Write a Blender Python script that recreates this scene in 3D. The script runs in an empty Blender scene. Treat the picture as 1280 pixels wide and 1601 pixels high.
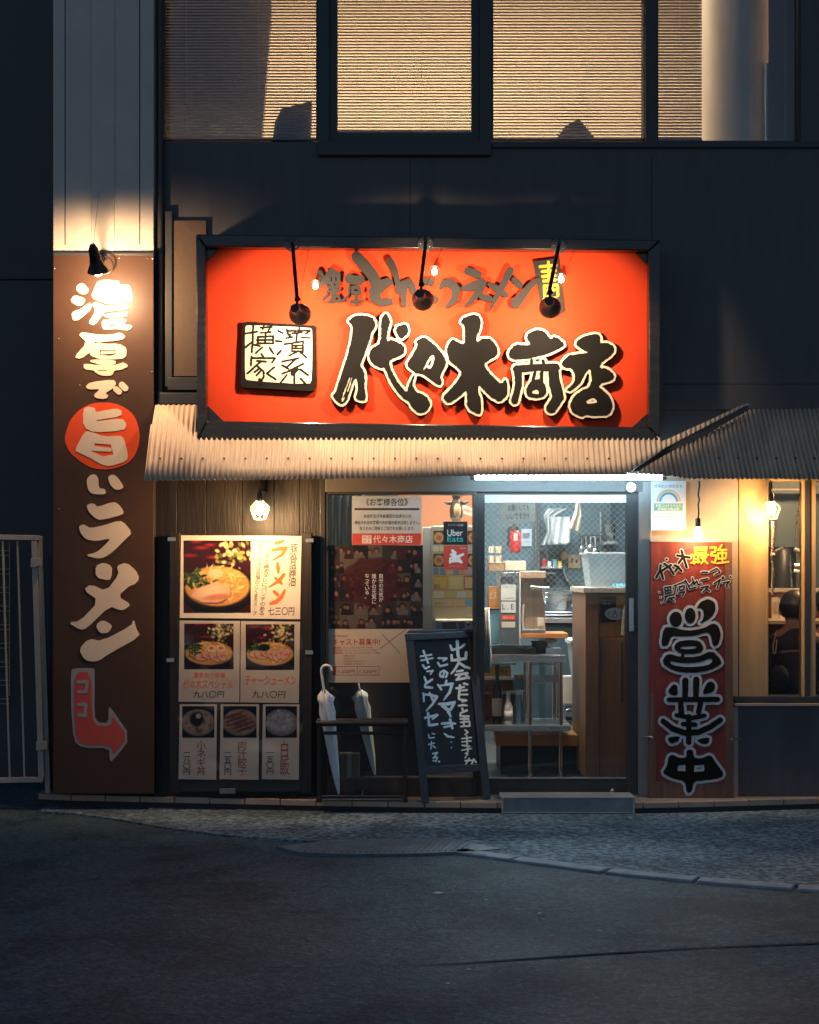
import bpy, bmesh, math, random
import numpy as np
from mathutils import Vector, Matrix, noise as mnoise

random.seed(7)
rng = np.random.default_rng(7)
R = math.radians
sc = bpy.context.scene
COL = sc.collection

# ---------------------------------------------------------------- camera
S, D, H, YH = 236.0, 10.0, 1.5, 891.0      # px per metre on the facade, distance, eye height, horizon row
cam_d = bpy.data.cameras.new("camera")
cam = bpy.data.objects.new("camera", cam_d)
COL.objects.link(cam)
cam.location = (0, -D, H)
cam.rotation_euler = (R(90), 0, 0)
cam_d.sensor_fit = 'HORIZONTAL'
cam_d.sensor_width = 36.0
cam_d.lens = 36.0 * S * D / 1280.0
cam_d.shift_y = (YH - 800.5) / 1280.0
cam_d.clip_end = 500
sc.camera = cam

# ---------------------------------------------------------------- night sky, exposure
world = bpy.data.worlds.new("World")
sc.world = world
world.use_nodes = True
wn = world.node_tree
sky = wn.nodes.new('ShaderNodeTexSky')
sky.sky_type = 'NISHITA'
sky.sun_disc = False
sky.sun_elevation = R(35.0)
sky.sun_rotation = R(20)
bg = wn.nodes['Background']
tint = wn.nodes.new('ShaderNodeMix'); tint.data_type = 'RGBA'; tint.blend_type = 'MULTIPLY'
tint.inputs[0].default_value = 1.0; tint.inputs[7].default_value = (0.92, 0.96, 1.06, 1)      # cold city night
wn.links.new(sky.outputs[0], tint.inputs[6]); wn.links.new(tint.outputs[2], bg.inputs[0])
bg.inputs[1].default_value = 0.056
sc.view_settings.view_transform = 'Standard'
sc.view_settings.look = 'None'
sc.view_settings.exposure = 0.0
sc.view_settings.gamma = 1.0
sc.cycles.use_denoising = True
sc.cycles.max_bounces = 8
sc.cycles.sample_clamp_indirect = 4.0
sc.cycles.caustics_reflective = False
sc.cycles.caustics_refractive = False

# ---------------------------------------------------------------- measuring helpers
def kk(y): return (D + y) / D
def WX(px, y=0.0): return (px - 640.0) / S * kk(y)
def WZ(py, y=0.0): return H - (py - YH) / S * kk(y)
def W(px, py, y=0.0): return Vector((WX(px, y), y, WZ(py, y)))
def G(px, py, z=0.0):                          # a spot on the ground of height z
    d = (H - z) * S * D / (py - YH)
    return Vector(((px - 640.0) * d / (S * D), d - D, z))

def s2l(c):
    c = np.asarray(c, float) / 255.0
    return np.where(c <= 0.04045, c / 12.92, ((c + 0.055) / 1.055) ** 2.4)

# ---------------------------------------------------------------- materials
def pm(name, col, rough=0.6, metal=0.0, var=0.18, scale=6.0, bump=0.0, bscale=60.0, coat=0.0, spec=0.5, rvar=0.1, trans=0.0, stretch=None):
    m = bpy.data.materials.new(name); m.use_nodes = True
    t = m.node_tree; b = t.nodes['Principled BSDF']
    b.inputs['Metallic'].default_value = metal
    b.inputs['Specular IOR Level'].default_value = spec
    b.inputs['Coat Weight'].default_value = coat
    b.inputs['Coat Roughness'].default_value = 0.06
    tc = t.nodes.new('ShaderNodeTexCoord')
    mp = t.nodes.new('ShaderNodeMapping')
    if stretch: mp.inputs['Scale'].default_value = stretch
    t.links.new(tc.outputs['Object'], mp.inputs[0])
    n = t.nodes.new('ShaderNodeTexNoise'); n.inputs['Scale'].default_value = scale; n.inputs['Detail'].default_value = 8; n.inputs['Roughness'].default_value = 0.65
    t.links.new(mp.outputs[0], n.inputs['Vector'])
    r = t.nodes.new('ShaderNodeValToRGB')
    r.color_ramp.elements[0].position = 0.3; r.color_ramp.elements[1].position = 0.7
    lo = [max(0, c * (1 - var)) for c in col[:3]]; hi = [min(1, c * (1 + var)) for c in col[:3]]
    r.color_ramp.elements[0].color = (*lo, 1); r.color_ramp.elements[1].color = (*hi, 1)
    t.links.new(n.outputs['Fac'], r.inputs[0]); t.links.new(r.outputs[0], b.inputs['Base Color'])
    mr = t.nodes.new('ShaderNodeMapRange')
    mr.inputs['To Min'].default_value = max(0.02, rough - rvar); mr.inputs['To Max'].default_value = min(1, rough + rvar)
    t.links.new(n.outputs['Fac'], mr.inputs[0]); t.links.new(mr.outputs[0], b.inputs['Roughness'])
    if bump:
        n2 = t.nodes.new('ShaderNodeTexNoise'); n2.inputs['Scale'].default_value = bscale; n2.inputs['Detail'].default_value = 6
        t.links.new(mp.outputs[0], n2.inputs['Vector'])
        bp = t.nodes.new('ShaderNodeBump'); bp.inputs['Strength'].default_value = bump; bp.inputs['Distance'].default_value = 0.01
        t.links.new(n2.outputs['Fac'], bp.inputs['Height']); t.links.new(bp.outputs[0], b.inputs['Normal'])
    if trans:
        b.inputs['Transmission Weight'].default_value = trans
    return m

def em(name, col, st):
    m = bpy.data.materials.new(name); m.use_nodes = True
    t = m.node_tree; t.nodes.remove(t.nodes['Principled BSDF'])
    e = t.nodes.new('ShaderNodeEmission'); e.inputs[0].default_value = (*col, 1); e.inputs[1].default_value = st
    t.links.new(e.outputs[0], t.nodes['Material Output'].inputs[0])
    return m

def glassm(name, tint=(0.92, 0.95, 0.96), refl=0.06, rough=0.01):
    m = bpy.data.materials.new(name); m.use_nodes = True
    t = m.node_tree; t.nodes.remove(t.nodes['Principled BSDF'])
    a = t.nodes.new('ShaderNodeBsdfTransparent'); a.inputs[0].default_value = (*tint, 1)
    g = t.nodes.new('ShaderNodeBsdfGlossy'); g.inputs['Roughness'].default_value = rough
    f = t.nodes.new('ShaderNodeFresnel'); f.inputs[0].default_value = 1.45
    n = t.nodes.new('ShaderNodeMath'); n.operation = 'ADD'; n.inputs[1].default_value = refl - 0.03
    t.links.new(f.outputs[0], n.inputs[0])
    x = t.nodes.new('ShaderNodeMixShader')
    t.links.new(n.outputs[0], x.inputs[0]); t.links.new(a.outputs[0], x.inputs[1]); t.links.new(g.outputs[0], x.inputs[2])
    t.links.new(x.outputs[0], t.nodes['Material Output'].inputs[0])
    return m

def filmm(name, col, alpha, rough=0.25):
    """thin translucent plastic: part see-through, part diffuse"""
    m = bpy.data.materials.new(name); m.use_nodes = True
    t = m.node_tree; b = t.nodes['Principled BSDF']
    b.inputs['Base Color'].default_value = (*col, 1); b.inputs['Roughness'].default_value = rough
    n = t.nodes.new('ShaderNodeTexNoise'); n.inputs['Scale'].default_value = 14
    mr = t.nodes.new('ShaderNodeMapRange'); mr.inputs['To Min'].default_value = alpha - 0.15; mr.inputs['To Max'].default_value = alpha + 0.15
    tc = t.nodes.new('ShaderNodeTexCoord'); t.links.new(tc.outputs['Object'], n.inputs['Vector'])
    t.links.new(n.outputs['Fac'], mr.inputs[0]); t.links.new(mr.outputs[0], b.inputs['Alpha'])
    return m

def printm(name, rough=0.35, coat=0.0):
    """ink on paper: the printed colours live on the sheet"""
    m = bpy.data.materials.new(name); m.use_nodes = True
    t = m.node_tree; b = t.nodes['Principled BSDF']
    a = t.nodes.new('ShaderNodeAttribute'); a.attribute_name = 'ink'
    t.links.new(a.outputs['Color'], b.inputs['Base Color'])
    b.inputs['Roughness'].default_value = rough; b.inputs['Coat Weight'].default_value = coat
    return m

def asphalt(name, col, rough, grain, speck, wet, spec=0.2, lo=.55, hi=1.5):
    m = bpy.data.materials.new(name); m.use_nodes = True
    t = m.node_tree; b = t.nodes['Principled BSDF']
    b.inputs['Specular IOR Level'].default_value = spec
    tc = t.nodes.new('ShaderNodeTexCoord')
    def nz(s, d=8, ro=0.6):
        n = t.nodes.new('ShaderNodeTexNoise'); n.inputs['Scale'].default_value = s; n.inputs['Detail'].default_value = d; n.inputs['Roughness'].default_value = ro
        t.links.new(tc.outputs['Object'], n.inputs['Vector']); return n
    big, mid, fine = nz(0.7, 6), nz(6, 8, 0.7), nz(grain, 4, 0.7)
    r = t.nodes.new('ShaderNodeValToRGB'); e = r.color_ramp.elements
    e[0].position = 0.3; e[0].color = (*[c * 0.45 for c in col], 1); e[1].position = 0.70; e[1].color = (*[c * 1.5 for c in col], 1)
    a1 = t.nodes.new('ShaderNodeMath'); a1.operation = 'ADD'; a2 = t.nodes.new('ShaderNodeMath'); a2.operation = 'ADD'
    a3 = t.nodes.new('ShaderNodeMath'); a3.operation = 'DIVIDE'; a3.inputs[1].default_value = 3
    t.links.new(big.outputs['Fac'], a1.inputs[0]); t.links.new(mid.outputs['Fac'], a1.inputs[1])
    t.links.new(a1.outputs[0], a2.inputs[0]); t.links.new(fine.outputs['Fac'], a2.inputs[1]); t.links.new(a2.outputs[0], a3.inputs[0])
    t.links.new(a3.outputs[0], r.inputs[0])
    v = t.nodes.new('ShaderNodeTexVoronoi'); v.inputs['Scale'].default_value = grain * 0.55
    t.links.new(tc.outputs['Object'], v.inputs['Vector'])
    vr = t.nodes.new('ShaderNodeValToRGB'); vr.color_ramp.elements[0].position = 0.10; vr.color_ramp.elements[0].color = (1, 1, 1, 1)
    vr.color_ramp.elements[1].position = 0.22; vr.color_ramp.elements[1].color = (0, 0, 0, 1)
    t.links.new(v.outputs['Distance'], vr.inputs[0])
    sm = t.nodes.new('ShaderNodeMath'); sm.operation = 'MULTIPLY'; sm.inputs[1].default_value = speck
    t.links.new(vr.outputs[0], sm.inputs[0])
    mx = t.nodes.new('ShaderNodeMix'); mx.data_type = 'RGBA'
    t.links.new(sm.outputs[0], mx.inputs[0]); t.links.new(r.outputs[0], mx.inputs[6]); mx.inputs[7].default_value = (0.45, 0.44, 0.42, 1)
    gr = t.nodes.new('ShaderNodeValToRGB'); gr.color_ramp.elements[0].position = 0.40; gr.color_ramp.elements[0].color = (lo, lo, lo, 1); gr.color_ramp.elements[1].position = 0.62; gr.color_ramp.elements[1].color = (hi, hi, hi, 1)
    t.links.new(fine.outputs['Fac'], gr.inputs[0])
    bl = nz(1.6, 5, 0.75); br = t.nodes.new('ShaderNodeValToRGB'); br.color_ramp.elements[0].position = 0.42; br.color_ramp.elements[0].color = (.62, .62, .62, 1); br.color_ramp.elements[1].position = 0.52; br.color_ramp.elements[1].color = (1.1, 1.1, 1.1, 1)
    t.links.new(bl.outputs['Fac'], br.inputs[0])
    m1 = t.nodes.new('ShaderNodeMix'); m1.data_type = 'RGBA'; m1.blend_type = 'MULTIPLY'; m1.inputs[0].default_value = 1
    m2 = t.nodes.new('ShaderNodeMix'); m2.data_type = 'RGBA'; m2.blend_type = 'MULTIPLY'; m2.inputs[0].default_value = 0.8
    t.links.new(mx.outputs[2], m1.inputs[6]); t.links.new(gr.outputs[0], m1.inputs[7]); t.links.new(m1.outputs[2], m2.inputs[6]); t.links.new(br.outputs[0], m2.inputs[7])
    t.links.new(m2.outputs[2], b.inputs['Base Color'])
    mr = t.nodes.new('ShaderNodeMapRange'); mr.inputs['From Min'].default_value = 0.3; mr.inputs['From Max'].default_value = 0.7
    mr.inputs['To Min'].default_value = rough - wet; mr.inputs['To Max'].default_value = rough + wet * 0.6
    t.links.new(big.outputs['Fac'], mr.inputs[0]); t.links.new(mr.outputs[0], b.inputs['Roughness'])
    bp = t.nodes.new('ShaderNodeBump'); bp.inputs['Strength'].default_value = 0.9; bp.inputs['Distance'].default_value = 0.6 / grain
    t.links.new(a2.outputs[0], bp.inputs['Height']); t.links.new(bp.outputs[0], b.inputs['Normal'])
    return m

def woodm(name, col, rough=0.5, axis='Z', var=0.35, coat=0.0):
    st = {'Z': (9, 9, 0.7), 'X': (0.7, 9, 9)}[axis]
    return pm(name, col, rough, var=var, scale=3.0, bump=0.25, bscale=9, stretch=st, coat=coat)

M = {}
M['facade'] = pm('dark_facade_paint', (0.078, 0.078, 0.082), 0.5, var=0.25, scale=2.2, bump=0.08, stretch=(2.5, 2.5, 0.5))
M['facade2'] = pm('dark_frame_metal', (0.045, 0.047, 0.052), 0.42, var=0.1, scale=5)
M['black'] = pm('black_powder_coat', (0.02, 0.021, 0.023), 0.38, var=0.2, scale=12)
M['bronze'] = pm('dark_bronze_aluminium', (0.055, 0.05, 0.047), 0.38, metal=0.35, var=0.15, stretch=(8, 8, 0.6))
M['greyalu'] = pm('grey_aluminium', (0.24, 0.23, 0.22), 0.4, metal=0.5, var=0.1, stretch=(6, 6, 0.5))
M['brownpanel'] = pm('brown_mesh_panel', (0.10, 0.066, 0.045), 0.55, var=0.12, scale=30)
M['cream'] = pm('cream_render', (0.60, 0.55, 0.48), 0.7, var=0.08, scale=4, bump=0.12, bscale=120)
M['seal'] = pm('dark_joint', (0.03, 0.03, 0.03), 0.8)
M['signred'] = pm('glossy_red_sign_sheet', (0.88, 0.068, 0.018), 0.6, var=0.09, scale=1.6, stretch=(1.2, 1, .7), spec=0.2, rvar=0.05)
M['frameblack'] = pm('black_lacquered_frame', (0.022, 0.018, 0.015), 0.25, var=0.4, scale=3, stretch=(1, 6, 6), coat=0.3)
M['ink'] = pm('black_sign_letters', (0.012, 0.011, 0.0105), 0.7, var=0.2, spec=.12)
M['greyletter'] = pm('dark_grey_letters', (0.040, 0.037, 0.035), 0.6, var=0.2, spec=.3)
M['letcream'] = pm('cream_letter_edge', (0.82, 0.70, 0.52), 0.5, var=0.05)
M['vsign'] = pm('brown_black_sign_sheet', (0.068, 0.036, 0.023), 0.45, var=0.15, scale=2, spec=.3)
M['vcream'] = pm('cream_cut_letters', (0.80, 0.66, 0.50), 0.5, var=0.06, scale=5)
M['orange'] = pm('orange_red_vinyl', (0.85, 0.085, 0.012), 0.45, var=0.04)
M['yellow'] = pm('yellow_letters', (0.85, 0.50, 0.05), 0.4, var=0.06)
M['arrowred'] = pm('faded_red_vinyl', (0.55, 0.07, 0.05), 0.5, var=0.1)
M['arrowgrey'] = pm('pale_grey_vinyl', (0.32, 0.31, 0.30), 0.5, var=0.06)
M['corr'] = pm('cream_corrugated_metal', (0.70, 0.55, 0.41), 0.42, var=0.10, scale=3, stretch=(2, 1, 0.8))
M['corr2'] = pm('tan_corrugated_metal', (0.66, 0.52, 0.38), 0.42, var=0.2, scale=5, stretch=(3, 1, 0.6))
M['flash'] = pm('dark_flashing', (0.03, 0.04, 0.05), 0.5)
M['wallwood'] = woodm('dark_stained_boards', (0.017, 0.0125, 0.0095), 0.45)
M['wallpeach'] = pm('beige_wall_panel', (0.44, 0.36, 0.28), 0.55, var=0.1, scale=3, stretch=(2, 2, 0.4))
M['wallorange'] = pm('varnished_yellow_panel', (0.55, 0.36, 0.17), 0.45, var=0.15, scale=3, stretch=(2, 2, 0.4))
M['paper'] = pm('paper', (0.72, 0.64, 0.54), 0.5, var=0.06, scale=5)
M['paperwhite'] = pm('white_paper', (0.72, 0.74, 0.76), 0.5, var=0.04)
M['paperdark'] = pm('aged_paper', (0.62, 0.53, 0.44), 0.5, var=0.1, scale=5)
def transpaper(name, col):
    m = bpy.data.materials.new(name); m.use_nodes = True
    t = m.node_tree; t.nodes.remove(t.nodes['Principled BSDF'])
    a = t.nodes.new('ShaderNodeBsdfDiffuse'); b = t.nodes.new('ShaderNodeBsdfTranslucent'); x = t.nodes.new('ShaderNodeMixShader'); n = t.nodes.new('ShaderNodeTexNoise'); n.inputs['Scale'].default_value = 9
    r = t.nodes.new('ShaderNodeMix'); r.data_type = 'RGBA'; r.inputs[6].default_value = (*[c * .92 for c in col], 1); r.inputs[7].default_value = (*col, 1)
    t.links.new(n.outputs['Fac'], r.inputs[0]); t.links.new(r.outputs[2], a.inputs[0]); t.links.new(r.outputs[2], b.inputs[0])
    t.links.new(a.outputs[0], x.inputs[1]); t.links.new(b.outputs[0], x.inputs[2]); x.inputs[0].default_value = .5
    t.links.new(x.outputs[0], t.nodes['Material Output'].inputs[0]); return m
M['thinpaper'] = transpaper('thin_cream_paper', (0.88, 0.79, 0.66)); M['thinwhite'] = transpaper('thin_white_paper', (0.84, 0.88, 0.9))
M['bluecloth'] = transpaper('bright_blue_plastic', (0.03, 0.62, 0.85))
M['lintel'] = pm('weathered_lintel_paint', (0.13, 0.118, 0.105), 0.5, var=0.2, scale=3, stretch=(.6, 4, 4))
M['print'] = printm('printed_ink')
M['printgloss'] = printm('laminated_print', 0.22, 0.5)
M['txtblack'] = pm('black_ink', (0.02, 0.02, 0.022), 0.6)
M['txtgrey'] = pm('grey_ink', (0.25, 0.27, 0.29), 0.6)
M['txtred'] = pm('red_ink', (0.50, 0.05, 0.03), 0.6)
M['txtorange'] = pm('orange_ink', (0.85, 0.16, 0.03), 0.55)
M['txtbrown'] = pm('brown_red_ink', (0.35, 0.09, 0.04), 0.55)
M['txtwhite'] = pm('white_ink', (0.85, 0.86, 0.86), 0.5)
M['txtfade'] = pm('faded_white_ink', (0.42, 0.36, 0.34), 0.5)
M['teal'] = pm('teal_ink', (0.05, 0.55, 0.50), 0.5)
M['chalkwhite'] = pm('cream_marker', (0.88, 0.84, 0.74), 0.6, var=0.15, scale=25)
M['chalkblue'] = pm('pale_blue_marker', (0.60, 0.78, 0.88), 0.6, var=0.2, scale=25)
M['board'] = pm('black_marker_board', (0.018, 0.018, 0.02), 0.22, var=0.3, scale=6)
M['boardframe'] = pm('black_stained_wood', (0.035, 0.042, 0.05), 0.4, var=0.3, scale=6, bump=0.2, bscale=30)
M['boardred'] = pm('red_painted_board', (0.20, 0.028, 0.020), 0.55, var=0.5, scale=2.5, bump=0.1, bscale=30, stretch=(3, 3, 0.6))
M['boardwood'] = woodm('worn_brown_board_edge', (0.16, 0.08, 0.05), 0.5)
M['outblue'] = pm('bluish_white_paint', (0.52, 0.56, 0.57), 0.5, var=0.1, scale=14)
M['lampblack'] = pm('black_enamel', (0.02, 0.02, 0.021), 0.33, var=0.2, scale=12)
M['lampgrey'] = pm('grey_enamel', (0.07, 0.07, 0.072), 0.33, var=0.2, scale=12)
M['lampwhite'] = pm('white_enamel_reflector', (0.8, 0.78, 0.72), 0.3)
M['steel'] = pm('brushed_steel', (0.58, 0.57, 0.55), 0.28, metal=0.9, var=0.12, scale=4, stretch=(0.6, 6, 6))
M['steelv'] = pm('brushed_steel_upright', (0.55, 0.55, 0.54), 0.25, metal=0.9, var=0.12, scale=4, stretch=(6, 6, 0.6))
M['warmsteel'] = pm('steel_with_warm_reflection_tint', (0.72, 0.47, 0.31), 0.36, metal=0.55, var=0.15, scale=4, stretch=(6, 6, 0.6))  # steel with the warm reflection on it put into the base colour
M['chrome'] = pm('chromed_tube', (0.7, 0.7, 0.7), 0.14, metal=1.0, var=0.05)
M['brass'] = pm('warm_wire', (0.70, 0.45, 0.18), 0.35, metal=0.8)
M['bulb'] = em('glowing_filament_bulb', (1.0, 0.66, 0.30), 60)
M['bulbsign'] = em('glowing_sign_bulb', (1.0, 0.72, 0.40), 30)
M['led'] = em('glowing_tube', (0.48, 0.78, 1.0), 84)
M['ledsmall'] = em('glowing_round_lamp', (1.0, 0.95, 0.88), 6)
M['glass'] = glassm('window_glass')
M['glassdark'] = glassm('tinted_window_glass', (0.62, 0.66, 0.68), 0.06)
M['wire'] = pm('pale_wire', (0.45, 0.50, 0.52), 0.45, metal=0.2)
M['slat'] = pm('ivory_blind_slat', (0.20, 0.155, 0.10), 0.5, var=0.06)
M['office'] = pm('office_wall', (0.66, 0.55, 0.40), 0.8, var=0.04, scale=1.2)
M['officeceil'] = pm('office_ceiling', (0.7, 0.62, 0.48), 0.8, var=0.03)
M['officegrey'] = pm('office_grey_panel', (0.46, 0.40, 0.31), 0.7, var=0.1)
M['officedark'] = pm('office_dark_panel', (0.24, 0.21, 0.16), 0.7, var=0.1)
M['column'] = pm('white_column_paint', (0.78, 0.70, 0.60), 0.45, var=0.05)
M['officelamp'] = em('office_ceiling_lamp', (1.0, 0.75, 0.51), 84)
M['kitchenlamp'] = em('kitchen_tube_lamp', (0.82, 0.94, 1.0), 165)
M['entrylamp'] = em('warm_entry_tube', (1.0, 0.80, 0.56), 84)
M['warmlamp'] = em('warm_pendant_bulb', (1.0, 0.55, 0.22), 60)
M['kitchenwall'] = pm('grey_steel_wall_sheet', (0.10, 0.145, 0.16), 0.42, metal=0.2, var=0.22, scale=2.2, stretch=(1, 1, 1))
M['kitchendark'] = pm('dark_kitchen_wall', (0.03, 0.05, 0.062), 0.5, var=0.2)
M['kitchencream'] = pm('cream_kitchen_wall', (0.55, 0.53, 0.48), 0.6, var=0.08)
M['salmon'] = pm('salmon_wall', (0.52, 0.22, 0.125), 0.6, var=0.08)
M['floorin'] = pm('brown_floor_tiles', (0.10, 0.08, 0.065), 0.4, var=0.2)
M['cabinet'] = woodm('brown_laminate', (0.21, 0.105, 0.058), 0.45, var=0.2)
M['cabinetor'] = woodm('orange_laminate', (0.55, 0.24, 0.08), 0.4, var=0.12)
M['machinewhite'] = pm('off_white_machine_enamel', (0.72, 0.68, 0.60), 0.35, var=0.04)
M['plasticclear'] = filmm('frosted_clear_plastic', (0.72, 0.82, 0.86), 0.55)
M['plasticwhite'] = pm('white_plastic', (0.72, 0.74, 0.74), 0.4, var=0.05)
M['vinyl'] = filmm('clear_umbrella_vinyl', (0.90, 0.95, 0.97), 0.78, 0.16)
M['cloth'] = pm('white_cloth', (0.72, 0.72, 0.68), 0.85, var=0.06, bump=0.2, bscale=20)
M['tilenose'] = pm('terracotta_edge_tile', (0.42, 0.31, 0.23), 0.5, var=0.15, scale=8)
M['ledge'] = pm('grey_ledge_tiles', (0.24, 0.215, 0.19), 0.55, var=0.2, scale=6, bump=0.15)
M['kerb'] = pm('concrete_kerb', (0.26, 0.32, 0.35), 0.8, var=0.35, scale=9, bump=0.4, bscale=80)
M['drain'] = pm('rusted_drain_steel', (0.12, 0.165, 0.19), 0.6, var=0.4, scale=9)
M['ramp'] = pm('galvanised_step', (0.22, 0.24, 0.26), 0.5, metal=0.0, var=0.3, scale=5, bump=0.1)
M['gate'] = pm('ivory_gate_paint', (0.42, 0.37, 0.31), 0.45, var=0.1)
M['neighbour'] = pm('charcoal_cladding', (0.085, 0.086, 0.09), 0.65, var=0.15, scale=2, bump=0.1)
M['lattice'] = pm('pale_lattice', (0.40, 0.34, 0.26), 0.5)
M['skin'] = pm('skin', (0.48, 0.28, 0.19), 0.5, var=0.06)
M['hair'] = pm('black_hair', (0.012, 0.010, 0.009), 0.45, var=0.3, scale=30)
M['shirt'] = pm('dark_shirt', (0.045, 0.042, 0.045), 0.85, var=0.15, scale=12, bump=0.2, bscale=25)
M['shirt2'] = pm('charcoal_jacket', (0.03, 0.033, 0.04), 0.85, var=0.15, scale=12)
M['trousers'] = pm('black_trousers', (0.02, 0.02, 0.023), 0.85)
M['rope'] = pm('twisted_rope', (0.50, 0.33, 0.18), 0.8)
M['bottlebrown'] = pm('dark_brown_bottle', (0.03, 0.018, 0.012), 0.12, coat=0.4)
M['bottleblue'] = pm('pale_blue_bottle', (0.22, 0.42, 0.52), 0.3)
M['glassware'] = filmm('drinking_glass', (0.8, 0.75, 0.65), 0.45, 0.08)
M['red'] = pm('red_enamel', (0.55, 0.03, 0.025), 0.35)
M['cardboard'] = pm('cardboard', (0.36, 0.24, 0.14), 0.8, var=0.1)
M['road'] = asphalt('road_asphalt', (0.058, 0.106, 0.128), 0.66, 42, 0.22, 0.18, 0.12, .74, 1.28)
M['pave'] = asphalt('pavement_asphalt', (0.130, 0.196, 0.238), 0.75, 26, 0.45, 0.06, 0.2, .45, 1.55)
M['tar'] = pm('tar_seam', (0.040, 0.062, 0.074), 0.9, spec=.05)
M['penguin'] = pm('dark_brown_figure', (0.035, 0.025, 0.02), 0.35)
M['belly'] = pm('tan_figure_belly', (0.55, 0.38, 0.22), 0.4)

# ---------------------------------------------------------------- objects
ORG = {}
def thing(name, label, cat, loc=(0, 0, 0), group=None, kind=None):
    o = bpy.data.objects.new(name, None); COL.objects.link(o)
    o.location = loc; o.empty_display_size = 0.05
    o['label'] = label; o['category'] = cat
    if group: o['group'] = group
    if kind: o['kind'] = kind
    ORG[o.name] = Vector(loc)
    return o

def tag(o, label=None, cat=None, group=None, kind=None):
    if label: o['label'] = label
    if cat: o['category'] = cat
    if group: o['group'] = group
    if kind: o['kind'] = kind
    return o

def scatter(name, mat, parent, pts, r):
    """one small dome screw, copied to each point"""
    a = MB().ball(pts[0], r, n=8, m=5).build(name, mat, parent, smooth=True)
    for p in pts[1:]:
        c = a.copy(); COL.objects.link(c); c.parent = parent; c.location = Vector(p) - Vector(pts[0])

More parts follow.
